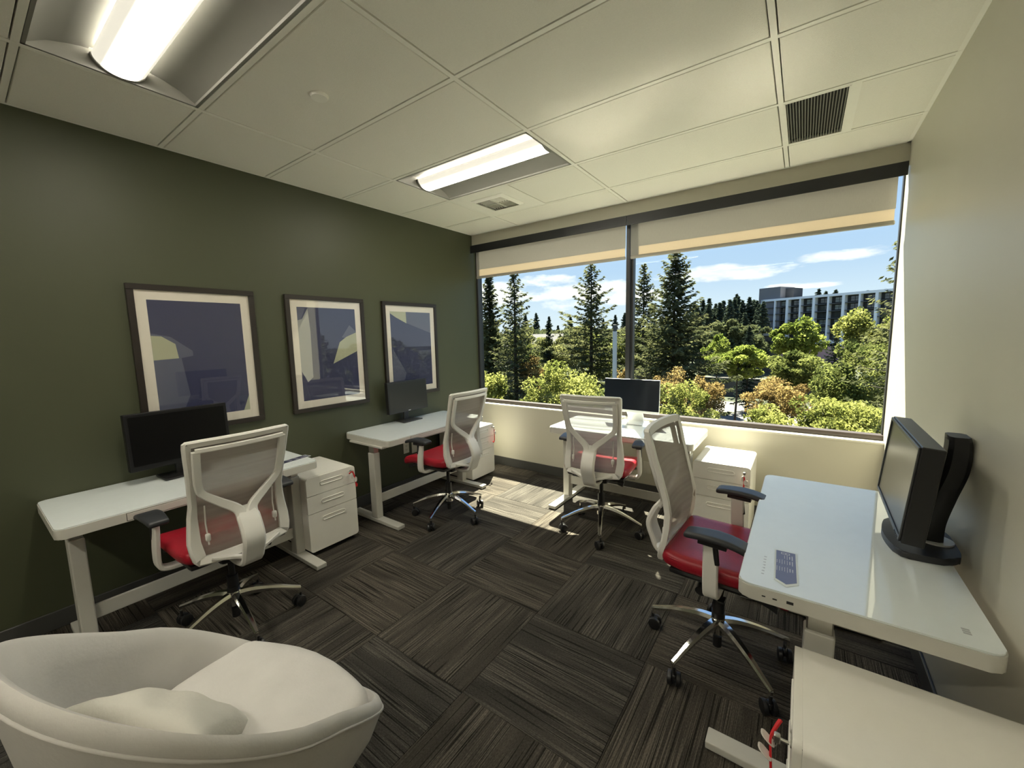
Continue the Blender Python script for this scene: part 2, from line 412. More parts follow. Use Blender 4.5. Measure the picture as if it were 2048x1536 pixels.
obj('glass_pane', B(1.934, W - .008, YG + .018, YG + .022, SILL + .042, 2.80), M_wglass, win)

# valance and roller shades
t = thing('shade_valance', 'long black metal fascia box above both window shades', 'valance', (0, -.04, 2.53))
obj('fascia', BB(.006, 1.905, 0, .006, 0, .088, r=.002, seg=1), M_valance, t)
obj('fascia', BB(1.907, W - .006, 0, .006, 0, .088, r=.002, seg=1), M_valance, t)
obj('cassette', B(.006, W - .006, .006, .036, .072, .086), M_valance, t)
def shade(x0, x1, zb, hem0, label):
    t = thing('roller_shade', label, 'window shade', ((x0 + x1) / 2, .022, zb), 0, None)
    w = (x1 - x0) / 2
    bm = BM(); nx = 24
    box(bm, -w, w, -.0012, .0012, .105, 2.63 - zb); box(bm, -w, -w + hem0, -.0012, .0012, .03, .105); obj('shade_cloth', bm, M_shade, t)
    obj('hem_band', B(-w + hem0, w - .004, -.0012, .0012, .03, .105), M_hem, t)
    bm = BM(); bbox(bm, -w - .002, w + .002, -.010, .010, 0, .03, r=.008); obj('bottom_bar', bm, mat('hem bar grey', (.36, .34, .29), .5), t)
    return t
shade(.045, 1.876, 2.237, .03, 'left roller shade of pale cloth, rolled down a little over the left pane')
shade(1.925, 3.735, 2.237, .075, 'right roller shade of pale cloth over the pane facing the large building')

# ------------------------------------------------------------------ ceiling
ceil = struct(obj('ceiling', B(-.1, W + .1, YB - .1, .14, H + .22, H + .3), mat('slab', (.3, .3, .28), .9)), 'suspended white tile ceiling in a metal grid')
xs = [0, .675, .675 + 2 * T, .675 + 4 * T, W]
ys = [0]; y = -.4542
while y > YB: ys.append(y); y -= T
ys.append(YB)
LIGHTCELLS = {(1, 2), (1, 5), (1, 8), (2, 8)}
HB = .0119
bm = BM()
obj('grid_bar', B(0, W, -.02, 0, H - .001, H + .018), M_grid, ceil)
obj('grid_bar', B(0, .02, YB, 0, H - .001, H + .018), M_grid, ceil)
obj('grid_bar', B(W - .02, W, YB, 0, H - .001, H + .018), M_grid, ceil)
for x in xs[1:-1]: obj('grid_bar', B(x - HB, x + HB, YB, -.001, H - .002, H + .03), M_grid, ceil)
for y in ys[1:-1]: obj('grid_bar', B(.001, W - .001, y - HB, y + HB, H - .0015, H + .03), M_grid, ceil)
bm.free()
def ctile(x0, x1, y0, y1):
    """tegular tile: face drops slightly between the bars with a narrow groove round it"""
    g = HB + .0052; z = H - .001
    bm = BM(); bbox(bm, x0 + g, x1 - g, y0 + g, y1 - g, z, H + .02, r=.0025, seg=1); obj('ceiling_tile', bm, M_tile, ceil)
for i in range(4):
    for j in range(len(ys) - 1):
        if (i, j) in LIGHTCELLS: continue
        if ys[j] - ys[j + 1] < .04: continue
        if i == 1 and j == 1: ctile(xs[1] + T, xs[2], ys[2], ys[1]); continue
        if i == 3 and j == 1: ctile(3.425, W, ys[2], ys[1]); continue
        ctile(xs[i], xs[i + 1], ys[j + 1], ys[j])
obj('grid_bar', B(.675 + T - HB, .675 + T + HB, ys[2] + HB, ys[1] - HB, H - .0015, H + .03), M_grid, ceil)
obj('grid_bar', B(3.405, 3.445, ys[2] + HB, ys[1] - HB, H - .0015, H + .03), M_grid, ceil)

M_lens = emit_mat('lamp lens', (1.0, .94, .79), LAMP_E)
_nt = M_lens.node_tree; _b = _nt.nodes['Principled BSDF']; _N = _nt.nodes.new; _L = _nt.links.new
_tc = _N('ShaderNodeTexCoord'); _sp = _N('ShaderNodeSeparateXYZ'); _L(_tc.outputs['Object'], _sp.inputs[0])
_ab = _N('ShaderNodeMath'); _ab.operation = 'ABSOLUTE'; _L(_sp.outputs[1], _ab.inputs[0])
_mr = _N('ShaderNodeMapRange'); _mr.interpolation_type = 'SMOOTHSTEP'; _mr.inputs['From Min'].default_value = 0.0; _mr.inputs['From Max'].default_value = .070; _mr.inputs['To Min'].default_value = LAMP_E * 2.9; _mr.inputs['To Max'].default_value = LAMP_E * .03
_L(_ab.outputs[0], _mr.inputs['Value']); _L(_mr.outputs[0], _b.inputs['Emission Strength'])
M_refl = mat('lamp reflector', (.22, .215, .195), .5)
def troffer(x0, x1, yc, label):
    t = thing('ceiling_light', label, 'ceiling light', ((x0 + x1) / 2, yc, H), 0, None)
    hl = (x1 - x0) / 2 - .014; hw = T / 2 - .014
    sec = [(-hw, -.001), (-hw + .012, -.001), (-hw + .014, .010), (-.22, .045), (-.16, .064), (-.118, .074), (-.095, .077), (-.095, .086), (.095, .086), (.095, .077), (.118, .074), (.16, .064), (.22, .045), (hw - .014, .010), (hw - .012, -.001), (hw, -.001), (hw, .12), (-hw, .12)]
    bm = BM(); n = len(sec)
    A = [bm.verts.new((-hl, a, b)) for a, b in sec]; Bv = [bm.verts.new((hl, a, b)) for a, b in sec]
    for k in range(n): bm.faces.new([A[k], A[(k + 1) % n], Bv[(k + 1) % n], Bv[k]])
    obj('reflector', bm, M_refl, t, smooth=30)
    for s in (-1, 1):
        bm = BM(); prism(bm, [(-hw, -.001), (hw, -.001), (hw, .12), (-hw, .12)], s * hl, s * (hl - .012), axis='x'); obj('end_plate', bm, M_refl, t)
        bm = BM(); arc = [(.096 * math.cos(a), .058 - .062 * math.sin(a)) for a in np.linspace(0, math.pi, 17)]
        prism(bm, arc, s * (hl - .012), s * (hl - .03), axis='x'); obj('end_cap', bm, M_refl, t)
    bm = BM(); arc = [(.092 * math.cos(a), .058 - .058 * math.sin(a)) for a in np.linspace(0, math.pi, 25)]
    prism(bm, arc, -hl + .03, hl - .03, axis='x'); obj('lens', bm, M_lens, t, smooth=50)
    return t
troffer(xs[1], xs[2], (ys[5] + ys[6]) / 2, 'lit fluorescent troffer nearest the viewer, large at the top left')
troffer(xs[1], xs[2], (ys[2] + ys[3]) / 2, 'lit fluorescent troffer farther away, beside the square air diffuser')
troffer(xs[2], xs[3], (ys[8] + ys[9]) / 2, 'added fill light troffer, unseen behind the viewer on the right hand side')  # unseen fixture added to brighten the near furniture
troffer(xs[1], xs[2], (ys[8] + ys[9]) / 2, 'added fill light troffer, unseen behind the viewer over the rear of the room')  # out of view, added to raise the light in the room

# square four-way diffuser
t = thing('air_diffuser', 'square white four way ceiling air diffuser with louvres', 'vent', (.675 + T / 2, (ys[1] + ys[2]) / 2, H))
hp = T / 2 - HB - .0005
bm = BM()
for a in ((-hp, hp, -hp, -.175), (-hp, hp, .175, hp), (-hp, -.175, -.175, .175), (.175, hp, -.175, .175)): box(bm, a[0], a[1], a[2], a[3], -.001, .012)
obj('panel', bm, M_grid, t)
bm = BM()
for k in range(4):
    c, s = math.cos(k * math.pi / 2), math.sin(k * math.pi / 2)
    q = [(-.172, -.172, -.001), (.172, -.172, -.001), (.14, -.14, -.016), (-.14, -.14, -.016)]
    addmesh(bm, [(x * c - y * s, x * s + y * c, z) for x, y, z in q] + [(x * c - y * s, x * s + y * c, z + .004) for x, y, z in q], [(0, 1, 2, 3), (7, 6, 5, 4), (0, 4, 5, 1), (1, 5, 6, 2), (2, 6, 7, 3), (3, 7, 4, 0)])
obj('bevel_rim', bm, M_grid, t)
obj('duct', B(-.17, .17, -.17, .17, .03, .034), M_dark, t)
for qx in (0, 1):
    for qy in (0, 1):
        ox, oy = -.136 + qx * .138, -.136 + qy * .138
        along_x = (qx + qy) % 2 == 0
        for k in range(5):
            bm = BM(); d = .012 + k * .026
            tilt = .010 if (qy if along_x else qx) else -.010
            if along_x: V = [(ox, oy + d, -.008), (ox + .132, oy + d, -.008), (ox + .132, oy + d + tilt, .012), (ox, oy + d + tilt, .012)]; off = Vector((0, .0025, 0))
            else: V = [(ox + d, oy, -.008), (ox + d, oy + .132, -.008), (ox + d + tilt, oy + .132, .012), (ox + d + tilt, oy, .012)]; off = Vector((.0025, 0, 0))
            V = [Vector(v) for v in V]; addmesh(bm, V + [v + off for v in V], [(0, 1, 2, 3), (7, 6, 5, 4), (0, 4, 5, 1), (1, 5, 6, 2), (2, 6, 7, 3), (3, 7, 4, 0)])
            obj('louvre', bm, M_grid, t)
bm = BM(); box(bm, -.137, .137, -.003, .003, -.009, .012); box(bm, -.003, .003, -.137, .137, -.009, .012); obj('cross_bar', bm, M_grid, t)

# return grille
gx0, gx1, gy0, gy1 = 3.113 + HB, 3.405, ys[2] + HB, ys[1] - HB
t = thing('return_grille', 'dark ribbed return air grille set in the ceiling near the right wall', 'vent', ((gx0 + gx1) / 2, (gy0 + gy1) / 2, H))
hx, hy = (gx1 - gx0) / 2, (gy1 - gy0) / 2
bm = BM()
for a in ((-hx, hx, -hy, -hy + .008), (-hx, hx, hy - .008, hy), (-hx, -hx + .008, -hy, hy), (hx - .008, hx, -hy, hy)): box(bm, *a, -.002, .01)
obj('grille_frame', bm, M_grid, t)
obj('filter_backing', B(-hx, hx, -hy, hy, .022, .026), mat('filter grey', (.05, .05, .045), .9), t)
nr = 20
for k in range(nr):
    x = -hx + .014 + k * (2 * hx - .028) / (nr - 1)
    obj('rib', B(x - .0022, x + .0022, -hy + .008, hy - .008, .002, .022), mat('grille grey', (.20, .20, .175), .5), t)

o = BM(); cyl(o, (0, 0, -.010), (0, 0, .004), .038, .044, 32); c = obj('sprinkler_cover', o, M_grid, loc=(1.277, -2.588, H - .004), smooth=40)
tag(c, 'small round white sprinkler cover plate on the ceiling', 'sprinkler cover')

# ================================================================== DESKS
def desk(x, y, rz, label, top=None, fo=0.):
    """local: length along X 1.22, depth Y 0.60, front at -Y"""
    t = thing('standing_desk', label, 'desk', (x, y, 0), rz, 'white glass topped standing desks')
    L2, D2 = .61, .30
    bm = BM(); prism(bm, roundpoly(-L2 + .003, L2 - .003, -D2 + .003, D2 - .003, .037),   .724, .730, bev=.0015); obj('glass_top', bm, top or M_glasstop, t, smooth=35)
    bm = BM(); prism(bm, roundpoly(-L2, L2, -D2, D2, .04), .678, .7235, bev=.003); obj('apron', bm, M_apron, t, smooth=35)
    obj('drawer_shade_strip', B(-.3725, .3725, -D2 - .0004, -D2 + .004, .6815, .7215), mat('joint shadow gap', (.12, .115, .10), .8), t)  # dark strip laid on the apron, painting the shade of the drawer joint
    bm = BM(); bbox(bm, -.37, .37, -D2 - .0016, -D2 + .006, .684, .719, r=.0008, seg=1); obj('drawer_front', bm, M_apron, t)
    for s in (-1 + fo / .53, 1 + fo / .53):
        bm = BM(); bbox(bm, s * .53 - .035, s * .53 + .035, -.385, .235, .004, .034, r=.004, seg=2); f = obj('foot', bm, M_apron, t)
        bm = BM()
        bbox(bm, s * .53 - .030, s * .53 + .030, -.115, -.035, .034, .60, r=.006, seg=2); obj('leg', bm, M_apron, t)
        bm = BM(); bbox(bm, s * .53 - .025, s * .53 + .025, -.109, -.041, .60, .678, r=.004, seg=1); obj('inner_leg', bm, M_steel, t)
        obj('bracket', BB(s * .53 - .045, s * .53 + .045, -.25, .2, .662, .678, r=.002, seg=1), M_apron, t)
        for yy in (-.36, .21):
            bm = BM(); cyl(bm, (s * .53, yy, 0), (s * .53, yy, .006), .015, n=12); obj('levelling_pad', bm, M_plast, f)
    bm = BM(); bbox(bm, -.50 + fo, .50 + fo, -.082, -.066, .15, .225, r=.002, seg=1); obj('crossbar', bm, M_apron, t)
    # touch controls: small arrow keys and marks, usb sockets on the right short side
    bm = BM()
    for k in range(7):
        yy = -.235 + k * .0001; xx = .585 - .0 - k * .021 - .06
        if k in (2, 3): addmesh(bm, [(xx, yy - .005, .7304), (xx + .005, yy + .004, .7304), (xx - .005, yy + .004, .7304)], [(0, 1, 2)])
        else: addmesh(bm, [(xx - .003, yy - .004, .7304), (xx + .003, yy - .004, .7304), (xx + .003, yy + .004, .7304), (xx - .003, yy + .004, .7304)], [(0, 1, 2, 3)])
    obj('touch_key_marks', bm, mat('grey print', (.35, .37, .38), .5), t)
    for yy, w in ((-.225, .010), (-.195, .012), (-.155, .018)): obj('usb_socket', B(L2 - .001, L2 + .0006, yy - w / 2, yy + w / 2, .698, .698 + (.004 if w < .015 else .009)), M_plast, t)
    return t
HP = math.pi / 2
# rz = +90: local -Y (front) points to world +X
D1 = desk(.303, -2.990, HP, 'glass topped desk at the dark end of the green wall, nearest the armchair')
D2_ = desk(.303, -1.200, HP, 'glass topped desk in the far left corner on the green wall', None, -.055)
D3 = desk(2.050, -.402, 0, 'glass topped desk standing under the window', mat('white back painted glass satin', (.74, .79, .79), .12, spec=1.))
D4 = desk(3.436, -1.740, -HP, 'glass topped desk against the right wall reflecting the sky')
# maker-free small print square on the corner of the right hand desk
bm = BM()
for k in range(3): box(bm, -.013 + k * .010, -.006 + k * .010, -.008, .008, 0, .0004)
o = obj('print_mark', bm, mat('grey print', (.35, .37, .38), .5)); o.parent = D4; o.location = (.535, .235, .7302)

# ================================================================== PEDESTALS
def keys(loc, rz, label, style):
    """lock key with clear tags and a red strap, hanging from a lock; local -Y is outward"""
    t = thing('key_strap', label, 'keys', loc, rz, 'key sets with red straps in the pedestal locks')
    bm = BM(); cyl(bm, (0, -.002, 0), (0, -.022, 0), .004, n=10); bbox(bm, -.008, .008, -.034, -.020, -.010, .010, r=.003, seg=2); obj('key', bm, M_steel, t, smooth=40)
    ring = [(0, -.030 + .011 * math.cos(a) * .3, -.014 + .011 * math.sin(a)) for a in np.linspace(0, 2 * math.pi, 18)[:-1]]
    bm = BM(); tube(bm, ring, .0012, 6, closed=True); obj('key_ring', bm, M_steel, t, smooth=60)
    for k, (dx, dz, an) in enumerate(((-.004, -.036, .3), (.012, -.062, -.3)) if style else ((.0, -.034, .0), (.004, -.056, .1))):
        bm = BM(); fr = [(dx + .011 * math.copysign(abs(math.cos(a)) ** .6, math.cos(a)), -.034 - k * .004, dz + .017 * math.copysign(abs(math.sin(a)) ** .6, math.sin(a))) for a in np.linspace(0, 2 * math.pi, 20)[:-1]]
        tube(bm, fr, .0024, 6, closed=True); box(bm, dx - .010, dx + .010, -.035 - k * .004, -.033 - k * .004, dz - .015, dz + .015)
        if style == 1:
            for v in bm.verts: q = v.co.z - dz; v.co.y += -.012 - q * .75; v.co.z = dz + .02 + q * .65
        obj('clear_tag', bm, mat('frosted tag plastic', (.70, .66, .62), .2), t, smooth=60)
    if style == 1: path = [(-.045, -.022, .012), (-.022, -.032, .004), (-.004, -.040, -.012), (.006, -.038, -.05), (.010, -.034, -.11), (.014, -.030, -.18)]
    elif style == 2: path = [(0, -.033, -.02), (.001, -.035, -.06), (-.001, -.036, -.10), (-.004, -.036, -.15), (-.02, -.036, -.165), (-.03, -.036, -.15)]
    else: path = [(-.035, -.033, -.005), (-.01, -.036, .004), (.004, -.037, -.03), (.012, -.036, -.07), (.018, -.037, -.12), (.024, -.036, -.10)]
    bm = BM(); tube(bm, spline(path, 5), 1.0, sec=rsec(.0050, .0026), ups=(1, 0, 0)); obj('red_strap', bm, M_redstrap, t)
    return t
def pedestal(x, y, rz, label, kstyle, klabel):
    """local: width X .38, depth Y .48, front at -Y, height .585"""
    t = thing('filing_pedestal', label, 'filing cabinet', (x, y, 0), rz, 'white three drawer pedestals')
    w, d, h = .19, .235, .585
    bm = BM(); poly = roundpoly(-w, w, .035, h, .022, 5)
    prism(bm, poly, -d + .0202, d, axis='y', bev=.001); obj('carcass', bm, M_white, t, smooth=35)
    obj('drawer_shade_plate', B(-w + .004, w - .004, -d + .0185, -d + .0203, .045, .575), mat('joint shadow gap', (.12, .115, .10), .8), t)  # dark plate that paints shade into the gaps between drawers
    edges = [(.453, .583), (.323, .449), (.037, .319)]
    for k, (z0, z1) in enumerate(edges):
        r = .004
        rt = .02 if k == 0 else .003; rb = .02 if k == 2 else .003
        p = []
        for cx, cz, a, rr in ((w - rt, z1 - rt, 0, rt), (-w + rt, z1 - rt, 90, rt), (-w + rb, z0 + rb, 180, rb), (w - rb, z0 + rb, 270, rb)):
            for q in range(6): th = R(a + 18 * q); p.append((cx + rr * math.cos(th), cz + rr * math.sin(th)))
        zh = z1 - .056
        # drawer face as a solid plate; the grip's shade is painted by a grey dish
        bm = BM(); prism(bm, p, -d, -d + .020, axis='y', bev=.0015)
        dr = obj('drawer', bm, M_white, t, smooth=35)
        n = 10; hw_, rr = .088, .0135
        sl = [(hw_ - rr + rr * math.cos(a) if c else -hw_ + rr + rr * math.cos(a), zh + rr * math.sin(a)) for c, rng in ((1, np.linspace(-HP, HP, n)), (0, np.linspace(HP, 3 * HP, n))) for a in rng]
        bm = BM(); tube(bm, [(a, -d - .0008, b) for a, b in sl], .0034, 8, closed=True); obj('handle_rim', bm, M_white, dr, smooth=60)
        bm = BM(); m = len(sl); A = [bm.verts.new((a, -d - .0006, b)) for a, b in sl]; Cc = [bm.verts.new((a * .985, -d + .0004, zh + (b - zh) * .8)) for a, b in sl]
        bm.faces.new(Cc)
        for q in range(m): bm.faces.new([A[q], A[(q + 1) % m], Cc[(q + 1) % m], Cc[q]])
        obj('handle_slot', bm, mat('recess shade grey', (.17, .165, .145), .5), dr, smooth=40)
    bm = BM(); cyl(bm, (.155, -d - .003, .548), (.155, -d + .002, .548), .0085, n=18); obj('lock', bm, M_steel, t, smooth=40)
    for sx in (-1, 1):
        for sy in (-1, 1):
            bm = BM(); cyl(bm, (sx * .15 - .012, sy * .18, .019), (sx * .15 + .012, sy * .18, .019), .019, n=16); bbox(bm, sx * .15 - .02, sx * .15 + .02, sy * .18 - .02, sy * .18 + .02, .030, .036, r=.002, seg=1); obj('caster', bm, M_plast, t, smooth=40)
    c, s = math.cos(rz), math.sin(rz); lx, ly = .155, -d - .003
    keys((x + lx * c - ly * s, y + lx * s + ly * c, .548), rz, klabel, kstyle)
    return t
pedestal(.265, -2.240, HP, 'white filing pedestal beside the desk at the dark end of the green wall', 3, 'keys on a red strap hanging from the pedestal nearest the armchair')
pedestal(.265, -.500, HP, 'white filing pedestal in the far left corner below the window', 2, 'keys on a red strap in the far left corner pedestal lock')
pedestal(2.83, -.345, 0, 'white filing pedestal with sunlit top under the window right of the desk', 2, 'keys on a red strap hanging straight from the sunlit pedestal')
pedestal(3.535, -2.548, -HP, 'white filing pedestal in the bottom right corner seen from above', 1, 'keys with clear tags and a red strap at the bottom right pedestal')

# ================================================================== CHAIRS
SPINE = [(.50, -.200), (.56, -.196), (.64, -.178), (.72, -.168), (.80, -.182), (.92, -.216), (1.02, -.246), (1.12, -.272)]
HWID = [(.50, .205), (.54, .221), (.62, .226), (.72, .214), (.80, .206), (.92, .213), (1.04, .223), (1.12, .229)]
def bk(x, z, off=0.):
    return Vector((x, interp(z, SPINE) + off - .030 * (1 - (x / .23) ** 2), z))
def caster_bm():
    bm = BM()
    for s in (-1, 1):
        prof = [(.0, .010), (.021, .013), (.029, .010), (.0305, .004), (.0305, -.004), (.026, -.008), (.0, -.009)]
        rings = []
        for r_, a in prof: rings.append([bm.verts.new((r_ * math.cos(q), s * .016 + a * s, .0305 + r_ * math.sin(q))) for q in np.linspace(0, 2 * math.pi, 21)[:-1]] if r_ > 0 else [bm.verts.new((0, s * .016 + a * s, .0305))])
        for A, Bq in zip(rings, rings[1:]):
            for k in range(20):
                if len(A) == 1: bm.faces.new([A[0], Bq[k], Bq[(k + 1) % 20]])
                elif len(Bq) == 1: bm.faces.new([A[k], Bq[0], A[(k + 1) % 20]])
                else: bm.faces.new([A[k], A[(k + 1) % 20], Bq[(k + 1) % 20], Bq[k]])
    cyl(bm, (0, -.012, .0285), (0, .012, .0285), .006, n=10)
    rbox(bm, (.004, 0, .045), (.036, .02, .028), .008, (4, 4, 4)); cyl(bm, (.012, 0, .05), (.012, 0, .092), .0065, n=10)
    return bm
def make_chair(loc, rz, label, leg0):
    t = thing('task_chair', label, 'chair', loc, rz, 'mesh back task chairs with red seats')
    cst = None
    # star base
    bm = BM(); cyl(bm, (0, 0, .135), (0, 0, .210), .036, .031, 24); obj('hub', bm, M_chrome, t, smooth=40)
    leg_me = None
    for k in range(5):
        if leg_me is None:
            bm = BM()
            pts = [(.020, 0, .186), (.08, 0, .183), (.15, 0, .168), (.22, 0, .146), (.28, 0, .122), (.318, 0, .108)]
            n = 6; rings = []
            for i, p in enumerate(spline(pts, 3)):
                f = p.x / .318; w = .023 * (1 - f) + .0115 * f; hgt = .021 * (1 - f) + .009 * f
                sec = [(w * .55, hgt), (-w * .55, hgt), (-w, hgt * .2), (-w * .8, -hgt), (w * .8, -hgt), (w, hgt * .2)]
                rings.append([bm.verts.new((p.x, a, p.z + b)) for a, b in sec])
            for A, Bq in zip(rings, rings[1:]):
                for q in range(6): bm.faces.new([A[q], A[(q + 1) % 6], Bq[(q + 1) % 6], Bq[q]])
            bm.faces.new(rings[0]); bm.faces.new(rings[-1]); cyl(bm, (.310, 0, .080), (.310, 0, .110), .0105, n=12)
            lg = obj('base_leg', bm, M_chrome, t, smooth=28); leg_me = lg.data
            cm = obj('caster', caster_bm(), M_plast, lg, smooth=40); cst = cm.data
        else:
            lg = bpy.data.objects.new('base_leg', leg_me); COL.objects.link(lg); lg.parent = t
            cm = bpy.data.objects.new('caster', cst); COL.objects.link(cm); cm.parent = lg
        lg.rotation_euler = (0, 0, leg0 + k * R(72)); cm.location = (.304, 0, 0); cm.rotation_euler = (0, 0, R((35, -20, 70, 140, 10)[k]) )
    bm = BM(); cyl(bm, (0, 0, .06), (0, 0, .112), .019, n=20); cyl(bm, (0, 0, .17), (0, 0, .30), .026, n=20); cyl(bm, (0, 0, .30), (0, 0, .45), .015, n=20); cyl(bm, (0, 0, .205), (0, 0, .235), .029, n=20); obj('gas_column', bm, M_plast, t, smooth=40)
    bm = BM(); rbox(bm, (0, -.01, .455), (.17, .24, .06), .02, (6, 6, 4)); rbox(bm, (0, -.13, .455), (.09, .12, .04), .012, (4, 4, 4)); m = obj('tilt_mechanism', bm, M_plast, t, smooth=40)
    bm = BM(); cyl(bm, (.09, .04, .448), (.205, .05, .440), .0055, n=8); rbox(bm, (.225, .052, .438), (.05, .028, .010), .005, (4, 4, 2)); obj('lever', bm, M_plast, m, smooth=40)
    bm = BM(); cyl(bm, (.085, -.04, .44), (.150, -.04, .425), .007, n=8); cyl(bm, (.145, -.04, .427), (.185, -.04, .418), .020, .023, n=14); obj('tension_knob', bm, M_plast, m, smooth=40)
    bm = BM(); rbox(bm, (0, .04, .490), (.44, .42, .03), .014, (8, 8, 2), fn=lambda p: (p.x, p.y, p.z - .05 * max(0, (p.y - .15) / .12) ** 2)); obj('seat_pan', bm, M_plast, t, smooth=40)
    def sf(p):
        f = max(0., (p.y - .12) / .16); b = max(0., (-.10 - p.y) / .1)
        wx = 1 - .05 * b - .02 * f
        return (p.x * wx, p.y, p.z - .035 * f * f + .010 * (abs(p.x) / .25) ** 2 + .008 * b)
    bm = BM(); rbox(bm, (0, .045, .535), (.50, .49, .072), .034, (16, 16, 6), fn=sf); s = obj('seat', bm, M_red, t, smooth=60)
    sq = [(x, y) for x, y in roundpoly(-.2485, .2485, -.198, .288, .05, 5)]
    bm = BM(); tube(bm, [Vector(sf(Vector((x, y, .547)))) for x, y in sq], .0028, 6, closed=True); obj('seam', bm, M_red, s, smooth=60)
    # arms
    for sx in (-1, 1):
        X = .288 * sx
        pts = [(sx * .10, .02, .462), (sx * .20, .02, .462), (sx * .262, .02, .468), (sx * .287, .02, .492), (sx * .290, .018, .56), (sx * .284, .016, .65), (sx * .282, .016, .707)]
        bm = BM(); P = spline(pts, 4); tube(bm, P, 1.0, sec=rsec(.029, .011, .5), ups=(0, 1, 0)); a = obj('arm_bracket', bm, M_chairw, t, smooth=35)
        bm = BM()
        pl = spline([(X, -.085, .690), (X, -.04, .703), (X, .02, .700), (X, .08, .694), (X, .135, .683)], 3)
        tube(bm, [(X, -.03, .707), (X, .075, .703)], 1.0, sec=rsec(.010, .020), ups=(0, 0, 1)); cyl(bm, (X, .040, .62), (X, .030, .71), .011, n=10)
        obj('pad_carrier', bm, M_plast, a, smooth=40)
        def af(p, X=X):
            u = (p.y - .035) / .12; taper = 1 - .18 * max(0, -u) - .10 * max(0, u)
            return (X + (p.x - X) * taper, p.y, p.z + .010 * (1 - u * u) - .016 * max(0, u) ** 2 - .004)
        bm = BM(); rbox(bm, (X, .035, .729), (.094, .236, .026), .012, (8, 10, 4), fn=af); obj('arm_pad', bm, M_padm, a, smooth=50)
    # back frame ring
    side = [(interp(z, HWID), z) for z in (.57, .62, .68, .74, .80, .86, .92, .98, 1.04, 1.085)]
    ring = [(x, z) for x, z in side] + [(.226, 1.108), (.214, 1.118)] + [(x, 1.12) for x in (.15, .08, 0, -.08, -.15)] + [(-.214, 1.118), (-.226, 1.108)] + [(-x, z) for x, z in side[::-1]]
    ring += [(-.216, .535), (-.200, .515)] + [(x, .508) for x in (-.13, -.06, 0, .06, .13)] + [(.200, .515), (.216, .535)]
    inner = []
    bm = BM(); K = len(ring); rr = []
    for i, (x, z) in enumerate(ring):
        x0, z0 = ring[i - 1]; x1, z1 = ring[(i + 1) % K]; d = Vector((x1 - x0, z1 - z0)).normalized(); nrm = Vector((-d.y, d.x))   # inward
        wd = .030 if z > .8 else .030 + .022 * min(1, (.8 - z) / .2)
        if z < .53: wd = .040
        if z > 1.11: wd = .032
        o_, i_ = Vector((x, z)) , Vector((x, z)) + nrm * wd
        pf = [bk(o_.x, o_.y, .006), bk(i_.x, i_.y, .010), bk(i_.x, i_.y, -.008), bk(o_.x + nrm.x * .008, o_.y + nrm.y * .008, -.020), bk(o_.x, o_.y, -.014)]
        rr.append([bm.verts.new(p) for p in pf]); inner.append(i_)
    for i in range(K):
        A, Bq = rr[i], rr[(i + 1) % K]
        for q in range(5): bm.faces.new([A[q], A[(q + 1) % 5], Bq[(q + 1) % 5], Bq[q]])
    bf = obj('back_frame', bm, M_chairw, t, smooth=32)
    # mesh panel
    bm = BM(); nu, nv = 14, 26; G = []
    for j in range(nv + 1):
        z = .535 + (1.106 - .535) * j / nv; hw = interp(z, HWID) - .012
        G.append([bm.verts.new(bk(-hw + 2 * hw * i / nu, z, .006)) for i in range(nu + 1)])
    for j in range(nv):
        for i in range(nu): bm.faces.new([G[j][i], G[j][i + 1], G[j + 1][i + 1], G[j + 1][i]])
    obj('mesh_panel', bm, M_mesh, t, smooth=60)
    # Y support behind the mesh
    bm = BM(); sec = rsec(.012, .009, .4)
    def sup(x, z, o): return bk(x, z, o)
    for sx in (-1, 1):
        arm = [sup(sx * .185, 1.07, -.022), sup(sx * .182, .98, -.022), sup(sx * .176, .90, -.022), sup(sx * .160, .855, -.026), sup(sx * .10, .80, -.036), sup(sx * .035, .745, -.055), sup(sx * .022, .70, -.075)]
        P = spline(arm, 6); K2 = len(P)
        rad = [1.0 if i < K2 * .5 else 1.0 + .55 * (i - K2 * .5) / (K2 * .5) for i in range(K2)]
        tube(bm, P, rad, sec=rsec(.009, .0165, .4), ups=(0, 1, 0))
    tube(bm, [sup(x, 1.072, -.022) for x in (-.187, -.12, -.06, 0, .06, .12, .187)], 1.0, sec=rsec(.009, .011, .4), ups=(0, 1, 0))
    st = spline([sup(0, .752, -.052), sup(0, .725, -.066), sup(0, .68, -.092), sup(0, .60, -.108), (0, -.305, .53), (0, -.278, .475), (0, -.215, .452), (0, -.12, .452)], 5)
    wds = [.026 + .024 * min(1, i / 8) for i in range(len(st))]
    rgs = []
    for i, p in enumerate(st):
        d = (st[min(i + 1, len(st) - 1)] - st[max(i - 1, 0)]).normalized(); nn = Vector((1, 0, 0)).cross(d).normalized(); w = wds[i]; th = .008 + .006 * min(1, i / 10)
        rgs.append([bm.verts.new(p + Vector((a * w, 0, 0)) + nn * b * th) for a, b in ((-1, -.3), (-.8, -1), (.8, -1), (1, -.3), (1, .6), (.86, 1), (-.86, 1), (-1, .6))])
    for A, Bq in zip(rgs, rgs[1:]):
        for q in range(8): bm.faces.new([A[q], A[(q + 1) % 8], Bq[(q + 1) % 8], Bq[q]])
    bm.faces.new(rgs[0]); bm.faces.new(rgs[-1])
    for sx in (-1, 1):   # rearward loops joining the stem to the lower frame rail
        tube(bm, spline([sup(sx * .15, .535, -.014), sup(sx * .09, .52, -.03), (sx * .03, -.262, .50)], 4), 1.0, sec=rsec(.009, .012, .4), ups=(0, 0, 1))
    obj('back_support', bm, M_chairw, t, smooth=32)
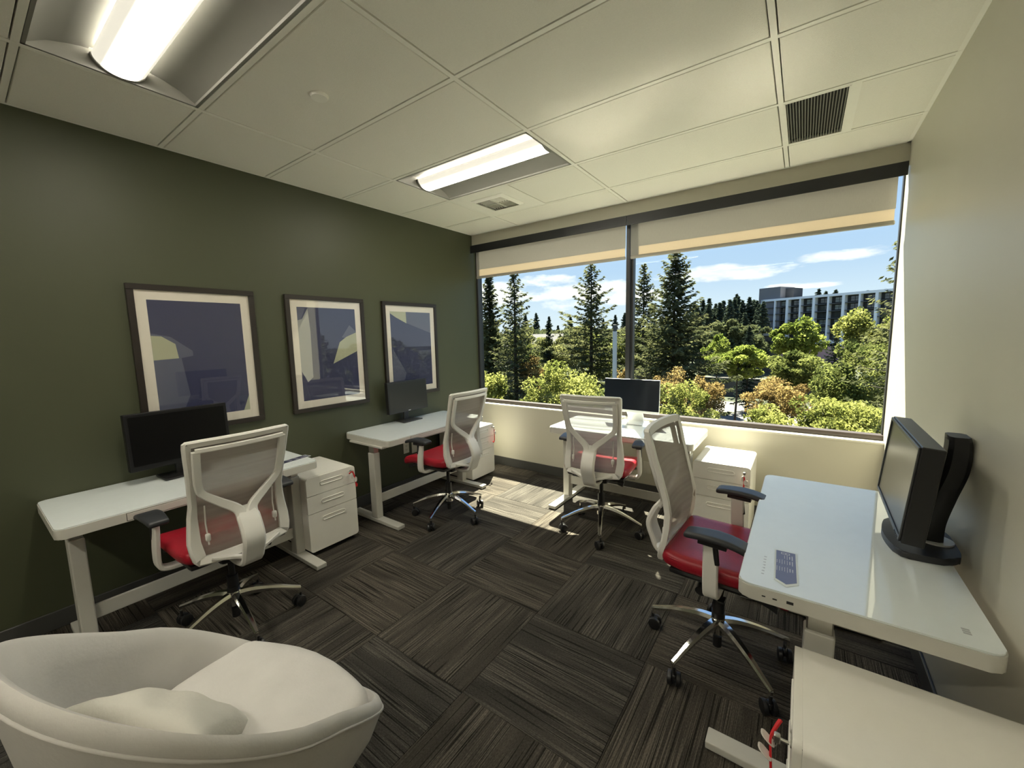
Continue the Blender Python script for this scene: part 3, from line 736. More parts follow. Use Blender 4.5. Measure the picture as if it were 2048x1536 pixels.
    for sx in (-1, 1):
        bm = BM(); tube(bm, [bk(sx * .150, .60, -.010), bk(sx * .150, .70, -.010), bk(sx * .150, .79, -.010)], .0035, 8); rd = obj('lumbar_rod', bm, M_chairw, t, smooth=60)
        bm = BM(); c = bk(sx * .150, .635, -.014); rbox(bm, c, (.020, .020, .036), .006, (4, 4, 4)); obj('lumbar_clip', bm, M_chairw, rd, smooth=50)
    return t
def chair_copy(src, loc, rz, label, leg_world):
    c = dup(src, loc, rz, label); k = 0
    for ch in c.children:
        if ch.name.startswith('base_leg'): ch.rotation_euler = (0, 0, leg_world - rz + k * R(72)); k += 1
    return c
chair = make_chair((.82, -3.02, 0), R(91), 'red seated mesh chair with black arm pad nearest the white armchair', R(68 - 91))
chair_copy(chair, (.828, -1.372, 0), R(91), 'red seated mesh chair at the desk in the far left corner', R(-75))
chair_copy(chair, (2.039, -.903, 0), R(5.4), 'red seated mesh chair facing the window desk', R(-69))
chair_copy(chair, (3.012, -1.800, 0), R(-93), 'red seated mesh chair seen from its side at the right wall desk', R(-115))

# ================================================================== MONITORS
def monitor(name, loc, rz, label, w, h, z0, tilt, kind):
    """local: screen faces -Y, panel bottom at z0 above the base, origin at the base bottom"""
    t = thing(name, label, 'monitor', loc, rz)
    a = R(tilt)
    def tl(p):   # tilt about the panel centre
        zc = z0 + h / 2; y, z = p[1], p[2] - zc
        return Vector((p[0], y * math.cos(a) + z * math.sin(a), -y * math.sin(a) + z * math.cos(a) + zc))
    def add(nm, bm, m, par=t, sm=None):
        for v in bm.verts: v.co = tl(v.co)
        return obj(nm, bm, m, par, smooth=sm)
    yp = {'black': -.035, 'grey': -.03, 'silver': -.06, 'heavy': -.075}[kind]
    dp = {'black': .045, 'grey': .04, 'silver': .02, 'heavy': .058}[kind]
    bz = {'black': .018, 'grey': .014, 'silver': .006, 'heavy': .016}[kind]
    bot = {'black': .030, 'grey': .020, 'silver': .022, 'heavy': .020}[kind]
    mb = {'silver': M_silver, 'black': mat('deep black bezel', (.007, .007, .008), .4, spec=.3)}.get(kind, M_bezel)
    bm = BM(); bbox(bm, -w / 2, w / 2, yp, yp + dp, z0, z0 + h, r=.004, seg=2); cs = add('casing', bm, mb)
    if kind in ('black', 'grey'):
        bm = BM(); rbox(bm, (0, yp + dp + .008, z0 + h * .5), (w * .62, .03, h * .6), .012, (6, 4, 6)); add('rear_bulge', bm, mb, cs, 50)
    bm = BM(); box(bm, -w / 2 + bz, w / 2 - bz, yp - .0012, yp + .001, z0 + bot, z0 + h - bz)
    scr = add('screen', bm, {'silver': M_screenb, 'black': mat('deep black screen', (.004, .004, .004), .3, spec=.15)}.get(kind, M_screen))
    if kind == 'silver':
        bm = BM(); box(bm, -w / 2 + .001, w / 2 - .001, yp - .0022, yp - .0008, z0 + bot, z0 + h - .002); add('black_glass', bm, M_screenb)
    elif kind == 'heavy':
        bm = BM()
        for s in (0, 1):
            x = -w / 2 + .004 if s == 0 else w / 2 - .016
            bbox(bm, x, x + .012, yp - .006, yp, z0 + .004, z0 + h - .004, r=.002, seg=1)
        bbox(bm, -w / 2 + .004, w / 2 - .004, yp - .006, yp, z0 + .004, z0 + .018, r=.002, seg=1); bbox(bm, -w / 2 + .004, w / 2 - .004, yp - .006, yp, z0 + h - .018, z0 + h - .004, r=.002, seg=1)
        add('bezel', bm, mat('dark grey bezel', (.05, .052, .055), .4))
        bm = BM()
        for k in range(5): bbox(bm, w / 2 - .085 + k * .014, w / 2 - .079 + k * .014, yp - .008, yp - .005, z0 + .008, z0 + .013, r=.001, seg=1)
        add('buttons', bm, M_plast)
    # badge
    if kind == 'grey' or kind == 'black':
        bm = BM(); box(bm, -.014, .014, yp - .0014, yp, z0 + .007, z0 + .013); add('badge', bm, mat('badge grey', (.6, .6, .6), .3, metal=.5))
    if kind == 'black':
        bm = BM(); rbox(bm, (0, 0, .008), (.24, .17, .014), .006, (8, 8, 2)); obj('base', bm, M_plast, t, smooth=40)
        bm = BM(); tube(bm, [(0, .02, .012), (0, .024, z0 + h * .45)], 1.0, sec=rsec(.012, .035, .4), ups=(0, 1, 0)); obj('neck', bm, M_plast, t, smooth=40)
        bm = BM(); box(bm, .035, .058, yp - .0030, yp - .0004, z0 - .012, z0 + .012); add('barcode_sticker', bm, mat('white sticker', (.7, .7, .7), .6))
        bm = BM(); [box(bm, .038 + k * .004, .040 + k * .004, yp - .0036, yp - .0029, z0 - .008, z0 + .002) for k in range(4)]; add('sticker_print', bm, M_plast)
    elif kind == 'grey':
        bm = BM(); bbox(bm, -.125, .125, -.085, .085, 0, .012, r=.006, seg=2)
        for v in bm.verts: v.co.x *= 1 - .25 * max(0, (v.co.y + .085) / .17)
        obj('base', bm, mat('dark grey plastic', (.035, .035, .034), .4), t, smooth=40)
        bm = BM(); tube(bm, [(0, .03, .010), (0, .022, .08), (0, .018, z0 + h * .45)], 1.0, sec=rsec(.010, .030, .4), ups=(0, 1, 0)); obj('neck', bm, mat('dark grey plastic', (.035, .035, .034), .4), t, smooth=40)
    elif kind == 'silver':
        bm = BM(); bbox(bm, -.12, .12, -.10, .10, 0, .007, r=.003, seg=2); obj('base', bm, M_silver, t, smooth=40)
        bm = BM(); P = [(0, .075, .006), (0, .070, .05), (0, .02, .12), (0, -.035, z0 + h * .42)]; tube(bm, spline(P, 4), 1.0, sec=rsec(.004, .075, .3), ups=(0, 1, 0)); obj('neck', bm, M_silver, t, smooth=40)
    else:
        def wf(p): return (p.x, p.y, p.z - .010 * max(0, -(p.y + .03) / .08) ** 2 if p.z > .01 else p.z)
        bm = BM(); poly = spline([Vector((x, y, 0)) for x, y in ((-.15, -.075), (0, -.100), (.15, -.075), (.165, -.03), (.150, .06), (.10, .095), (0, .10), (-.10, .095), (-.150, .06), (-.165, -.03))], 5, True)
        prism(bm, [(p.x, p.y) for p in poly], 0, .024, bev=.008); bs = obj('base', bm, mat('heavy black plastic', (.022, .023, .027), .42), t, smooth=40)
        bm = BM(); cyl(bm, (0, .045, .024), (0, .045, .030), .052, n=28); obj('swivel_disc', bm, M_silver, t, smooth=40)
        P = spline([(0, .035, .02), (0, .034, .10), (0, .052, .20), (0, .075, .30), (0, .080, .385), (0, .076, .43)], 6); rgs = []
        bm = BM()
        for i, p in enumerate(P):
            f = i / (len(P) - 1); hd = .030 + .006 * math.sin(f * 3) - .004 * f; hw = .030 + .016 * f
            rgs.append([bm.verts.new((p.x + a * hw, p.y + b * hd, p.z)) for a, b in ((-1, -.6), (-.7, -1), (.7, -1), (1, -.6), (1, .6), (.7, 1), (-.7, 1), (-1, .6))])
        for A, Bq in zip(rgs, rgs[1:]):
            for q in range(8): bm.faces.new([A[q], A[(q + 1) % 8], Bq[(q + 1) % 8], Bq[q]])
        bm.faces.new(rgs[0]); bm.faces.new(rgs[-1]); obj('stand_column', bm, M_plast, t, smooth=40)
        bm = BM(); rbox(bm, (0, yp + dp + .012, z0 + h * .5), (w * .5, .03, h * .6), .010, (6, 4, 6)); add('rear_bulge', bm, M_plast, cs, 50)
        bm = BM(); cyl(bm, (0, yp + dp + .02, z0 + h * .5), (0, .06, z0 + h * .5), .03, n=12); obj('hinge', bm, M_plast, t, smooth=40)
    return t
DZ = .7305
monitor('monitor', (.13, -2.995, DZ), R(92), 'wide black monitor on the desk nearest the armchair', .515, .335, .082, 3, 'black')
monitor('monitor', (.085, -1.165, DZ), R(93), 'small black monitor on the far left corner desk', .51, .305, .098, 2, 'grey')
monitor('monitor', (2.035, -.175, DZ), R(-1), 'thin dark screen with silver chin and stand by the window', .505, .300, .105, 3, 'silver')
monitor('monitor', (3.665, -1.72, DZ), R(-91), 'thick black monitor on a tall stand against the right wall', .585, .335, .095, 5, 'heavy')

# ================================================================== LEAFLETS
def leaflet(x, y, z, rz, label, pale=True):
    t = thing('desk_leaflet', label, 'leaflet', (x, y, z), rz)
    def pent(w, l, p, z0, z1, dx=0, dy=0):
        bm = BM(); prism(bm, [(dx - w, dy + l), (dx - w, dy - l), (dx, dy - l - p), (dx + w, dy - l), (dx + w, dy + l)], z0, z1); return bm
    obj('card', pent(.034, .112, .030, 0, .0008), mat('pale grey card', (.62, .66, .66), .5), t)
    obj('printed_panel', pent(.029, .104, .024, .0008, .0011, 0, .002), mat('slate violet print' if pale else 'navy leaflet print', (.14, .16, .30) if pale else (.018, .02, .055), .45), t)
    white = mat('white print', (.75, .75, .78), .6)
    bm = BM()
    for a in ((-.014, .012, .094, .0955), (-.014, .012, .083, .0845), (-.014, -.0125, .083, .0955), (.0105, .012, .083, .0955), (-.0005, .001, .083, .0955)): box(bm, a[0], a[1], a[2], a[3], .0011, .0013)
    obj('logo_box', bm, white, t)
    random.seed(4)
    bm = BM()
    for row, (yc, n0, n1) in enumerate(((.062, 0, 4), (.022, -3, 4), (-.030, -3, 4))):
        for k in range(n0 - 1, n1 - 1):
            ln = random.uniform(.010, .018); xx = k * .0075 + .004; w_ = .0022 if k > 0 else .0012
            y_ = yc + ln
            while y_ > yc - ln:     # short strokes standing for unreadably small words
                s_ = random.uniform(.003, .006); box(bm, xx - w_ / 2, xx + w_ / 2, max(yc - ln, y_ - s_), y_, .0011, .0013); y_ -= s_ + .0016
    obj('text_lines', bm, white, t)
    return t
leaflet(3.264, -2.170, .7305, R(2), 'violet pointed instruction card on the right wall desk')
leaflet(.44, -2.47, .7305, R(8), 'dark navy pointed card on the desk nearest the armchair', False)

# ================================================================== PICTURES
def picture(y0, y1, z0, z1, label, shapes):
    """hangs on x = 0 wall; shapes are (material, [(y, z) ...]) inside the print"""
    yc, zc = (y0 + y1) / 2, (z0 + z1) / 2
    t = thing('framed_print', label, 'picture', (.001, yc, zc), 0, 'three framed abstract prints')
    hw, hh = (y1 - y0) / 2, (z1 - z0) / 2; f = .034; d = .028
    for nm, a in (('frame_rail', (-hw, hw, hh - f, hh)), ('frame_rail', (-hw, hw, -hh, -hh + f)), ('frame_rail', (-hw, -hw + f, -hh + f, hh - f)), ('frame_rail', (hw - f, hw, -hh + f, hh - f))):
        obj(nm, BB(0, d, a[0], a[1], a[2], a[3], r=.002, seg=1), M_frame, t)
    obj('mat_board', B(.004, .014, -hw + f - .002, hw - f + .002, -hh + f - .002, hh - f + .002), M_mat, t)
    iw, ih = hw - f - .055, hh - f - .058
    pr = obj('print', B(.014, .0146, -iw, iw, -ih, ih), M_navy, t)
    for k, (m, pts) in enumerate(shapes):
        bm = BM(); prism(bm, [(u * iw, v * ih) for u, v in pts], .0146 + .00015 * k, .0149 + .00015 * k, axis='x'); obj('printed_shape', bm, m, pr)
    obj('glazing', B(.019, .0205, -hw + f - .002, hw - f + .002, -hh + f - .002, hh - f + .002), M_pglass, t)
    return t
picture(-3.139, -2.453, .968, 1.909, 'leftmost framed navy print, partly behind the large black monitor',
        [(M_navy2, [(-1, .46), (-.62, .40), (-.2, .155), (-.2, .07), (-.55, .03), (-1, .02)]), (M_sage, [(-1, .42), (-.80, .41), (-.54, .28), (-.5, .04), (-1, -.05)]),
         (M_sage, [(1, -.72), (1, -1), (.84, -1)]), (M_navy2, [(-1, .02), (-.45, .04), (-.35, -.6), (-.6, -1), (-1, -1)])])
picture(-2.236, -1.548, .968, 1.906, 'middle framed navy print mirroring the trees outside',
        [(M_navy2, [(-1, 1), (-.74, .98), (-.9, .72), (-1, .68)]), (mat('pale grey print', (.33, .34, .33), .7), [(-1, .72), (-.86, .75), (-.66, .98), (-.62, .5), (-.64, -.5), (-.82, -.6), (-1, -.35)]),
         (M_navy2, [(.45, .35), (.76, .63), (1, .48), (1, .3)]), (M_sage, [(1, .46), (.62, .36), (.36, .24), (.08, -.24), (1, .02)])])
picture(-1.346, -.651, .963, 1.903, 'rightmost framed print, closest to the window, with small monitor below',
        [(M_navy2, [(-1, 1), (1, 1), (1, .44), (-.3, .72)]), (M_sage, [(-1, 1), (-.25, 1), (-.24, .70), (-.74, .85), (-1, .95)]), (M_navy2, [(-.96, .05), (-.36, -.62), (-.46, -.8), (-1, -1)]), (M_mat, [(-1, -1), (-.45, -.82), (-.5, -1)])])

# ================================================================== OUTLETS
def outlet(loc, label, duplex=True, face='x'):
    t = thing('wall_outlet', label, 'outlet', loc, 0 if face == 'x' else -HP)
    bm = BM(); bbox(bm, .001, .006, -.036, .036, -.058, .058, r=.003, seg=2); obj('cover_plate', bm, M_outlet, t, smooth=40)
    if duplex:
        for dz in (-.02, .02):
            bm = BM(); prism(bm, roundpoly(-.017, .017, dz - .014, dz + .014, .008), .006, .0075, axis='x'); r = obj('receptacle', bm, M_outlet, t)
            bm = BM(); [box(bm, .0075, .008, y - .0012, y + .0012, dz - .004, dz + .006) for y in (-.007, .007)]; cyl(bm, (.0075, 0, dz - .008), (.008, 0, dz - .008), .0025, n=8); obj('slots', bm, M_dark, r)
    return t
outlet((0, -1.137, .43), 'ivory duplex outlet low on the green wall below the corner desk')
outlet((0, -1.03, .41), 'plain ivory outlet plate next to the duplex outlet on the green wall', False)
outlet((2.12, 0, .268), 'blank wall plate under the window behind the chair', False, 'y')

# ================================================================== ARMCHAIR
def armchair(x, y, rz):
    t = thing('tub_armchair', 'cream velvet tub armchair with loose seat cushion and thin black legs', 'armchair', (x, y, 0), rz)
    def rim(a):
        """a: 0 = front (+Y); returns (rx, ry, height)"""
        c = math.cos(a)
        hgt = .335 + .605 * ((1 - c) / 2 + 1e-6) ** .88
        return hgt
    NA = 72; prof = []
    RX, RY = .402, .372
    bm = BM(); rings = []
    for k in range(NA):
        a = 2 * math.pi * k / NA; hgt = rim(a)
        e = .86; sx, sy = math.sin(a), math.cos(a)
        ux, uy = math.copysign(abs(sx) ** e, sx), math.copysign(abs(sy) ** e, sy)
        b0 = min(.33, hgt - .06); pts = [(.30, b0), (.60, b0 + .002), (.72, b0 + .01), (.84, b0 + (hgt - b0) * .45), (.90, b0 + (hgt - b0) * .80), (.935, hgt - .012), (.965, hgt), (.995, hgt - .008), (1.012, hgt - .030), (1.0, hgt - .050), (.93, .22 + (hgt - .27) * .68), (.78, .22 + (hgt - .27) * .32), (.60, .205), (.46, .185), (.3, .18)]
        rings.append([bm.verts.new((ux * RX * r, uy * RY * r, z)) for r, z in pts])
    for i in range(NA):
        A, Bq = rings[i], rings[(i + 1) % NA]
        for q in range(len(A) - 1): bm.faces.new([A[q], A[q + 1], Bq[q + 1], Bq[q]])
    bm.faces.new([r[0] for r in rings]); bm.faces.new([r[-1] for r in rings])
    sh = obj('shell', bm, M_velvet, t, smooth=60)
    pip = []
    for k in range(NA):
        a = 2 * math.pi * k / NA; hgt = rim(a); sx, sy = math.sin(a), math.cos(a); e = .86
        pip.append((math.copysign(abs(sx) ** e, sx) * RX * 1.012, math.copysign(abs(sy) ** e, sy) * RY * 1.012, hgt - .040))
    bm = BM(); tube(bm, pip, .0035, 6, closed=True); obj('piping', bm, M_velvet, sh, smooth=60)
    def cf(p):
        r2 = (p.x / .33) ** 2 + (p.y / .30) ** 2
        return (p.x, p.y, p.z + .022 * (1 - min(1, r2)) * (1 if p.z > .40 else 0))
    bm = BM(); rbox(bm, (0, -.01, .418), (.62, .58, .13), .05, (18, 18, 6), fn=cf)
    for v in bm.verts:          # round the plan to the tub
        y_ = v.co.y + .01; x_ = v.co.x
        if y_ < 0: v.co.x = x_ * math.sqrt(max(.1, 1 - .75 * (y_ / .30) ** 2))
        else: v.co.x = x_ * (1 - .06 * (y_ / .30) ** 2); v.co.y -= .07 * (x_ / .33) ** 2 * (y_ / .30)
    for v in bm.verts: v.co.x -= .005; v.co.y += .035
    obj('seat_cushion', bm, M_velvet, t, smooth=70)
    for sx in (-1, 1):
        for sy in (-1, 1):
            bm = BM(); cyl(bm, (sx * .15, sy * .17, .20), (sx * .235, sy * .32, 0), .012, .008, 12); obj('leg', bm, M_black, t, smooth=60)
    return t
AC = (2.018, -3.452); ARZ = R(11.5)
armchair(AC[0], AC[1], ARZ)
def pillow(loc, rot):
    t = thing('throw_pillow', 'small square cream pillow slumped inside the tub armchair', 'pillow', loc)
    bm = BM(); n = 20; G = {}
    for s in (0, 1):
        for i in range(n + 1):
            for j in range(n + 1):
                u, v = i / n * 2 - 1, j / n * 2 - 1
                e = max(0, (1 - abs(u) ** 2.4)) * max(0, (1 - abs(v) ** 2.4)); th = .065 * e ** .42
                pin = 1 - .13 * (1 - abs(u) ** 2) * abs(v) ** 2; pin2 = 1 - .13 * (1 - abs(v) ** 2) * abs(u) ** 2
                wr = .004 * math.sin(u * 9 + v * 4) * e + .003 * math.sin(v * 13 - u * 5) * e
                key = (i, j, s if 0 < i < n and 0 < j < n else 2)
                if key not in G: G[key] = bm.verts.new((u * .175 * pin2, v * .175 * pin, (th + wr) * (1 if s else -1)))
    def g(i, j, s): return G[(i, j, s if 0 < i < n and 0 < j < n else 2)]
    for s in (0, 1):
        for i in range(n):
            for j in range(n): bm.faces.new([g(i, j, s), g(i + 1, j, s), g(i + 1, j + 1, s), g(i, j + 1, s)])
    o = obj('pillow_body', bm, M_pillow, t, smooth=80)
    sm = [(u * .175, v * .175, 0) for u, v in [(-1, -1), (-.5, -.90), (0, -.87), (.5, -.90), (1, -1), (.90, -.5), (.87, 0), (.90, .5), (1, 1), (.5, .90), (0, .87), (-.5, .90), (-1, 1), (-.90, .5), (-.87, 0), (-.90, -.5)]]
    bm = BM(); tube(bm, sm, .003, 6, closed=True); obj('seam', bm, M_pillow, t, smooth=80)
    t.rotation_euler = rot
    return t
pillow((2.02, -3.575, .595), (R(-42), R(14), R(34)))
#EXTERIOR
# ================================================================== OUTSIDE
GZ = -9.0
def npmesh(name, V, Q):
    """V (n,3) Q (m,4) -> mesh, fast"""
    me = bpy.data.meshes.new(name); V = np.asarray(V, np.float32); Q = np.asarray(Q, np.int32)
    me.vertices.add(len(V)); me.vertices.foreach_set('co', V.ravel())
    me.loops.add(Q.size); me.loops.foreach_set('vertex_index', Q.ravel())
    me.polygons.add(len(Q)); me.polygons.foreach_set('loop_start', np.arange(0, Q.size, 4, dtype=np.int32)); me.polygons.foreach_set('loop_total', np.full(len(Q), 4, np.int32))
    me.update(calc_edges=True); return me
def leaves(P, size, rng, up=.35, aspect=.6, D=None):
    """one small pointed quad per point; D gives preferred long directions"""
    n = len(P); d = rng.normal(size=(n, 3)) if D is None else D + rng.normal(size=(n, 3)) * .25
    d /= np.linalg.norm(d, axis=1)[:, None]
    nn = rng.normal(size=(n, 3)); nn[:, 2] += up * 3; s = np.cross(d, nn); s /= np.linalg.norm(s, axis=1)[:, None] + 1e-9
    L = size * rng.uniform(.6, 1.3, (n, 1)); w = L * aspect * .5
    V = np.stack([P - d * L * .5, P + s * w, P + d * L * .5, P - s * w], 1).reshape(-1, 3)
    return V, np.arange(4 * n).reshape(n, 4)
def wood(pieces, name='wood'):
    bm = BM()
    for pts, r in pieces: tube(bm, pts, r, 6)
    return bm
M_bark = mat('tree bark', (.030, .024, .018), .9, noise=.3, nscale=6)
M_palebark = mat('pale twig bark', (.16, .14, .10), .9, noise=.2, nscale=6)
LM = {'fir': leaf_mat('fir needles', (.034, .044, .025), (.16, .168, .078), .4, .5),
      'firblue': leaf_mat('bluish needles', (.016, .026, .022), (.034, .046, .032), .2, .5),
      'far': leaf_mat('far conifer needles', (.035, .052, .042), (.070, .090, .058), .2, .3),
      'lime': leaf_mat('lime leaves', (.10, .12, .03), (.36, .37, .115), .55, .8),  # darker lime tone also puts shade between the leaves into the colour
      'green': leaf_mat('green leaves', (.06, .078, .024), (.22, .24, .075), .5, .7),
      'bright': leaf_mat('bright green leaves', (.09, .125, .025), (.28, .32, .075), .55, .6),
      'olive': leaf_mat('olive leaves', (.08, .09, .034), (.20, .205, .085), .45, .4),
      'rust': leaf_mat('rust orange leaves', (.14, .10, .04), (.36, .27, .11), .55, 1.0),
      'farleaf': leaf_mat('far broadleaf', (.055, .070, .035), (.14, .15, .07), .35, .25)}
def fir_meshes(h, bot, rad, seed, dens=1.0, sparse=1.0, leaf=.30):
    """h: height above ground; bot: height where the branches start; rad: widest radius"""
    rng = np.random.default_rng(seed); P = []; D = []; br = []
    nb = int(150 * dens)
    for k in range(nb):
        a_ = k * 2.399
        t = (k + rng.uniform(0, 1)) / nb; z = bot + (h - bot) * t
        ln = rad * ((1 - t) ** .80 * rng.uniform(.55, 1.15) * (1 + .18 * math.sin(t * 23 + seed + a_ * 2)) + .03); a = k * 2.399 + rng.uniform(-.4, .4)
        c, s = math.cos(a), math.sin(a); rise = .25 * t - .12
        K = max(4, int(ln * 9)); u = np.linspace(.12, 1, K)
        x = c * ln * u; y = s * ln * u; zz = z + ln * (rise * u + .28 * t * u - .20 * (1 - t) * u * u + .10 * (u > .8) * (u - .8) * 5)
        br.append(([(0, 0, z), (x[K // 2], y[K // 2], zz[K // 2]), (x[-1], y[-1], zz[-1])], [.035 * (1 - t) + .01, .018, .006]))
        for q in range(K):
            m = 6 if sparse > .8 else 4; wdt = ln * .26 * (1 - u[q] * .75) + .06
            off = rng.uniform(-1, 1, m) * wdt
            pp = np.stack([x[q] - s * off, y[q] + c * off, zz[q] - np.abs(off) * .30 + rng.normal(0, .035, m)], 1); P.append(pp)
            dd = np.stack([c * .8 - s * np.sign(off) * .7, s * .8 + c * np.sign(off) * .7, np.full(m, -.28)], 1); D.append(dd)
    P = np.concatenate(P); D = np.concatenate(D); V, Q = leaves(P, leaf, rng, .6, .42, D)
    fm = npmesh('foliage', V, Q)
    wd = wood([([(0, 0, 0), (0, 0, h * .5), (0, 0, h * .98)], [.26 * h / 17, .16 * h / 17, .02])] + br[::2])
    return fm, wd
def crown_mesh(rx, rz, seed, n, leaf, lumps=34, fill=.55):
    rng = np.random.default_rng(seed); P = []
    cen = rng.normal(size=(lumps, 3)); cen /= np.linalg.norm(cen, axis=1)[:, None]; cen *= rng.uniform(.35, .86, (lumps, 1)); cen[:, 2] = cen[:, 2] * .9 + .05
    per = n // lumps
    for c in cen:
        d = rng.normal(size=(per, 3)); d /= np.linalg.norm(d, axis=1)[:, None]; r = rng.uniform(.3, 1, (per, 1)) ** .5 * rng.uniform(.18, .36)
        P.append(c + d * r * np.array([1, 1, .75]))
    P = np.concatenate(P) * np.array([rx, rx, rz]); V, Q = leaves(P, leaf, rng, .5, .62)
    return npmesh('foliage', V, Q), cen * np.array([rx, rx, rz])
def stuff(o): o['kind'] = 'stuff'; return o
def fir(x, y, top, bot, rad, label, seed, key='fir', dens=1., sparse=1., leaf=.3, group=None, nm='fir_tree'):
    t = thing(nm, label, 'tree', (x, y, GZ), 0, group); fm, wd = fir_meshes(top - GZ, bot - GZ, rad, seed, dens, sparse, leaf)
    stuff(obj('foliage', fm, LM[key], t)); obj('trunk', wd, M_bark, t, smooth=60); return t
def leafy(x, y, top, bot, rad, label, seed, key, n=7000, leaf=.16, nm='leafy_tree', group=None, lumps=34, bark=None):
    t = thing(nm, label, 'tree' if nm != 'shrub' else 'shrub', (x, y, GZ), 0, group); rz = (top - bot) / 2; zc = (top + bot) / 2 - GZ
    fm, cen = crown_mesh(rad, rz, seed, n, leaf, lumps); f = stuff(obj('foliage', fm, LM[key], t)); f.location = (0, 0, zc)
    pcs = [([(0, 0, 0), (.1, .05, zc * .5), (0, 0, zc)], [.14, .10, .05])]
    for c in cen[::3]: pcs.append(([(0, 0, zc - rz * .7), (c[0] * .5, c[1] * .5, zc + c[2] * .3 - rz * .15), (c[0], c[1], zc + c[2])], [.045, .025, .008]))
    obj('trunk', wood(pcs), bark or M_bark, t, smooth=60); return t

g = struct(obj('ground', B(-260, 260, 1.5, 420, GZ - .5, GZ), mat('lawn and soil', (.022, .030, .010), .95, noise=.4, nscale=.3)), 'green ground far below the window')
tag(obj('parking_lot', B(-16, 16, 30, 64, 0, .04), mat('sunlit asphalt', (.105, .098, .092), .9, noise=.12, nscale=2), loc=(0, 0, GZ)), 'pale sunlit parking lot glimpsed between the shrubs', 'parking lot')
t = thing('retaining_wall', 'long low concrete retaining wall behind the rust coloured shrubs', 'wall', (-7, 70.5, GZ))
obj('wall_body', B(-14, 22, 0, .6, 0, 2.7), mat('concrete', (.060, .055, .050), .9, noise=.15, nscale=2), t); obj('coping', B(-14.2, 22.2, -.1, .7, 2.7, 2.95), mat('pale concrete', (.10, .095, .085), .9), t)
# tall fir trees
fir(-4.9, 29.2, 7.6, -7.5, 5.3, 'tallest fir, right of the window mullion', 11, dens=2.0, sparse=.6, leaf=.34)
fir(-11.7, 29.0, 7.5, -7, 5.2, 'open branched fir with bare trunk showing, left pane centre', 12, dens=1.05, sparse=.5, leaf=.34)
fir(-14.0, 20.8, 6.3, -7, 3.6, 'slender open fir second from the left window edge', 13, dens=1.2, sparse=.5, leaf=.28)
fir(-17.3, 22.0, 6.6, -6, 2.6, 'dense narrow dark fir at the left window edge', 14, dens=1.7, leaf=.30)
fir(-10.1, 38.1, 8.4, -6, 4.2, 'fir half hidden behind the black mullion', 15, dens=1., leaf=.3)
fir(6.2, 16.0, 6.3, -6, 2.2, 'fir branches reaching in at the right window edge', 16, dens=1., sparse=.5, leaf=.2)
fir(-21.0, 37.6, 3.0, -8, 1.9, 'bluish conifer in the middle distance below the left clouds', 17, key='firblue', dens=.8)
fir(-2.3, 55.9, 2.0, -8, 2.2, 'small dark conifer left of the grey tower', 18, key='firblue', dens=.7)
fir(6.9, 66.1, 2.2, -8, 2.2, 'small dark conifer before the hotel facade', 19, key='firblue', dens=.7)
# broadleaf trees and shrubs
leafy(-4.9, 11.1, .7, -3.4, 2.0, 'lime green treetop low in the left pane centre', 21, 'lime', 15000, .13, lumps=46, bark=M_palebark)
leafy(-5.75, 7.1, 1.0, -2.6, .95, 'lime leaved branches at the left window edge', 22, 'lime', 4200, .11, lumps=26, bark=M_palebark)
leafy(-.6, 13.8, -.15, -3.6, 1.35, 'lime green treetop behind the thin monitor', 23, 'lime', 8000, .12, lumps=30, bark=M_palebark)
leafy(2.8, 51.2, 4.1, -3.2, 2.7, 'tall bright green tree in front of the hotel', 24, 'bright', 9000, .34)
leafy(-2.4, 45.9, .5, -4.4, 2.9, 'rounded bright green tree right of the tallest fir', 25, 'bright', 9000, .30)
leafy(2.7, 42.2, -.2, -4.6, 2.9, 'broad green tree below the tall bright green one', 26, 'green', 9000, .28)
leafy(5.4, 22.1, 1.6, -4.2, 1.9, 'airy green tree at the right of the window', 27, 'green', 11000, .16, lumps=44)
leafy(7.2, 24.5, 3.1, -3.6, 1.7, 'olive tree behind the airy green one', 28, 'olive', 7000, .2)
leafy(4.3, 12.2, -.1, -3.6, 1.75, 'yellow green treetop low in the right window corner', 29, 'lime', 15000, .11, lumps=46)
leafy(2.1, 14.5, -1.2, -3.8, 1.3, 'yellow green treetop left of the right corner one', 30, 'lime', 8000, .12, lumps=34)
leafy(-20.3, 40.3, 2.9, -4, 3.8, 'olive tree mass between the two left firs', 31, 'olive', 8000, .34)
leafy(-14.2, 38.7, 2.7, -5, 2.9, 'green tree behind the open branched fir', 32, 'green', 8000, .3)
leafy(-35.9, 54.2, 3.5, -5, 4.6, 'olive tree far behind the slender fir', 33, 'olive', 6000, .42)
leafy(-5.9, 55.5, 1.7, -5, 1.9, 'pale willow like tree at the foot of the wooded ridge', 34, 'bright', 4000, .3)
leafy(-11.2, 44.1, 2.6, -5, 3.0, 'green tree between the mullion and the tallest fir', 35, 'green', 8000, .32)
leafy(9.0, 55.9, 5.0, -4, 2.9, 'yellow olive tree covering the right end of the hotel', 36, 'lime', 7000, .34)
leafy(-27.5, 47, 1.6, -6, 3.6, 'green tree behind the bluish conifer', 37, 'green', 6000, .4)
leafy(-9.0, 21.0, -1.2, -6.5, 2.6, 'shaded green tree under the open branched fir', 38, 'green', 7000, .2)
leafy(-14.2, 16.0, -.3, -6.5, 2.6, 'shaded green tree at the foot of the slender fir', 39, 'olive', 7000, .2)
leafy(-4.6, 24.5, -1.6, -6.5, 2.4, 'dark green bush at the foot of the tallest fir', 40, 'green', 6000, .2)
leafy(2.2, 26.2, -.75, -5.0, 2.2, 'rust orange shrub in the middle of the right pane', 41, 'rust', 8000, .16, nm='shrub')
leafy(-1.1, 21.8, -.6, -4.3, 1.15, 'orange brown shrub right of the thin monitor', 42, 'rust', 4500, .14, nm='shrub')
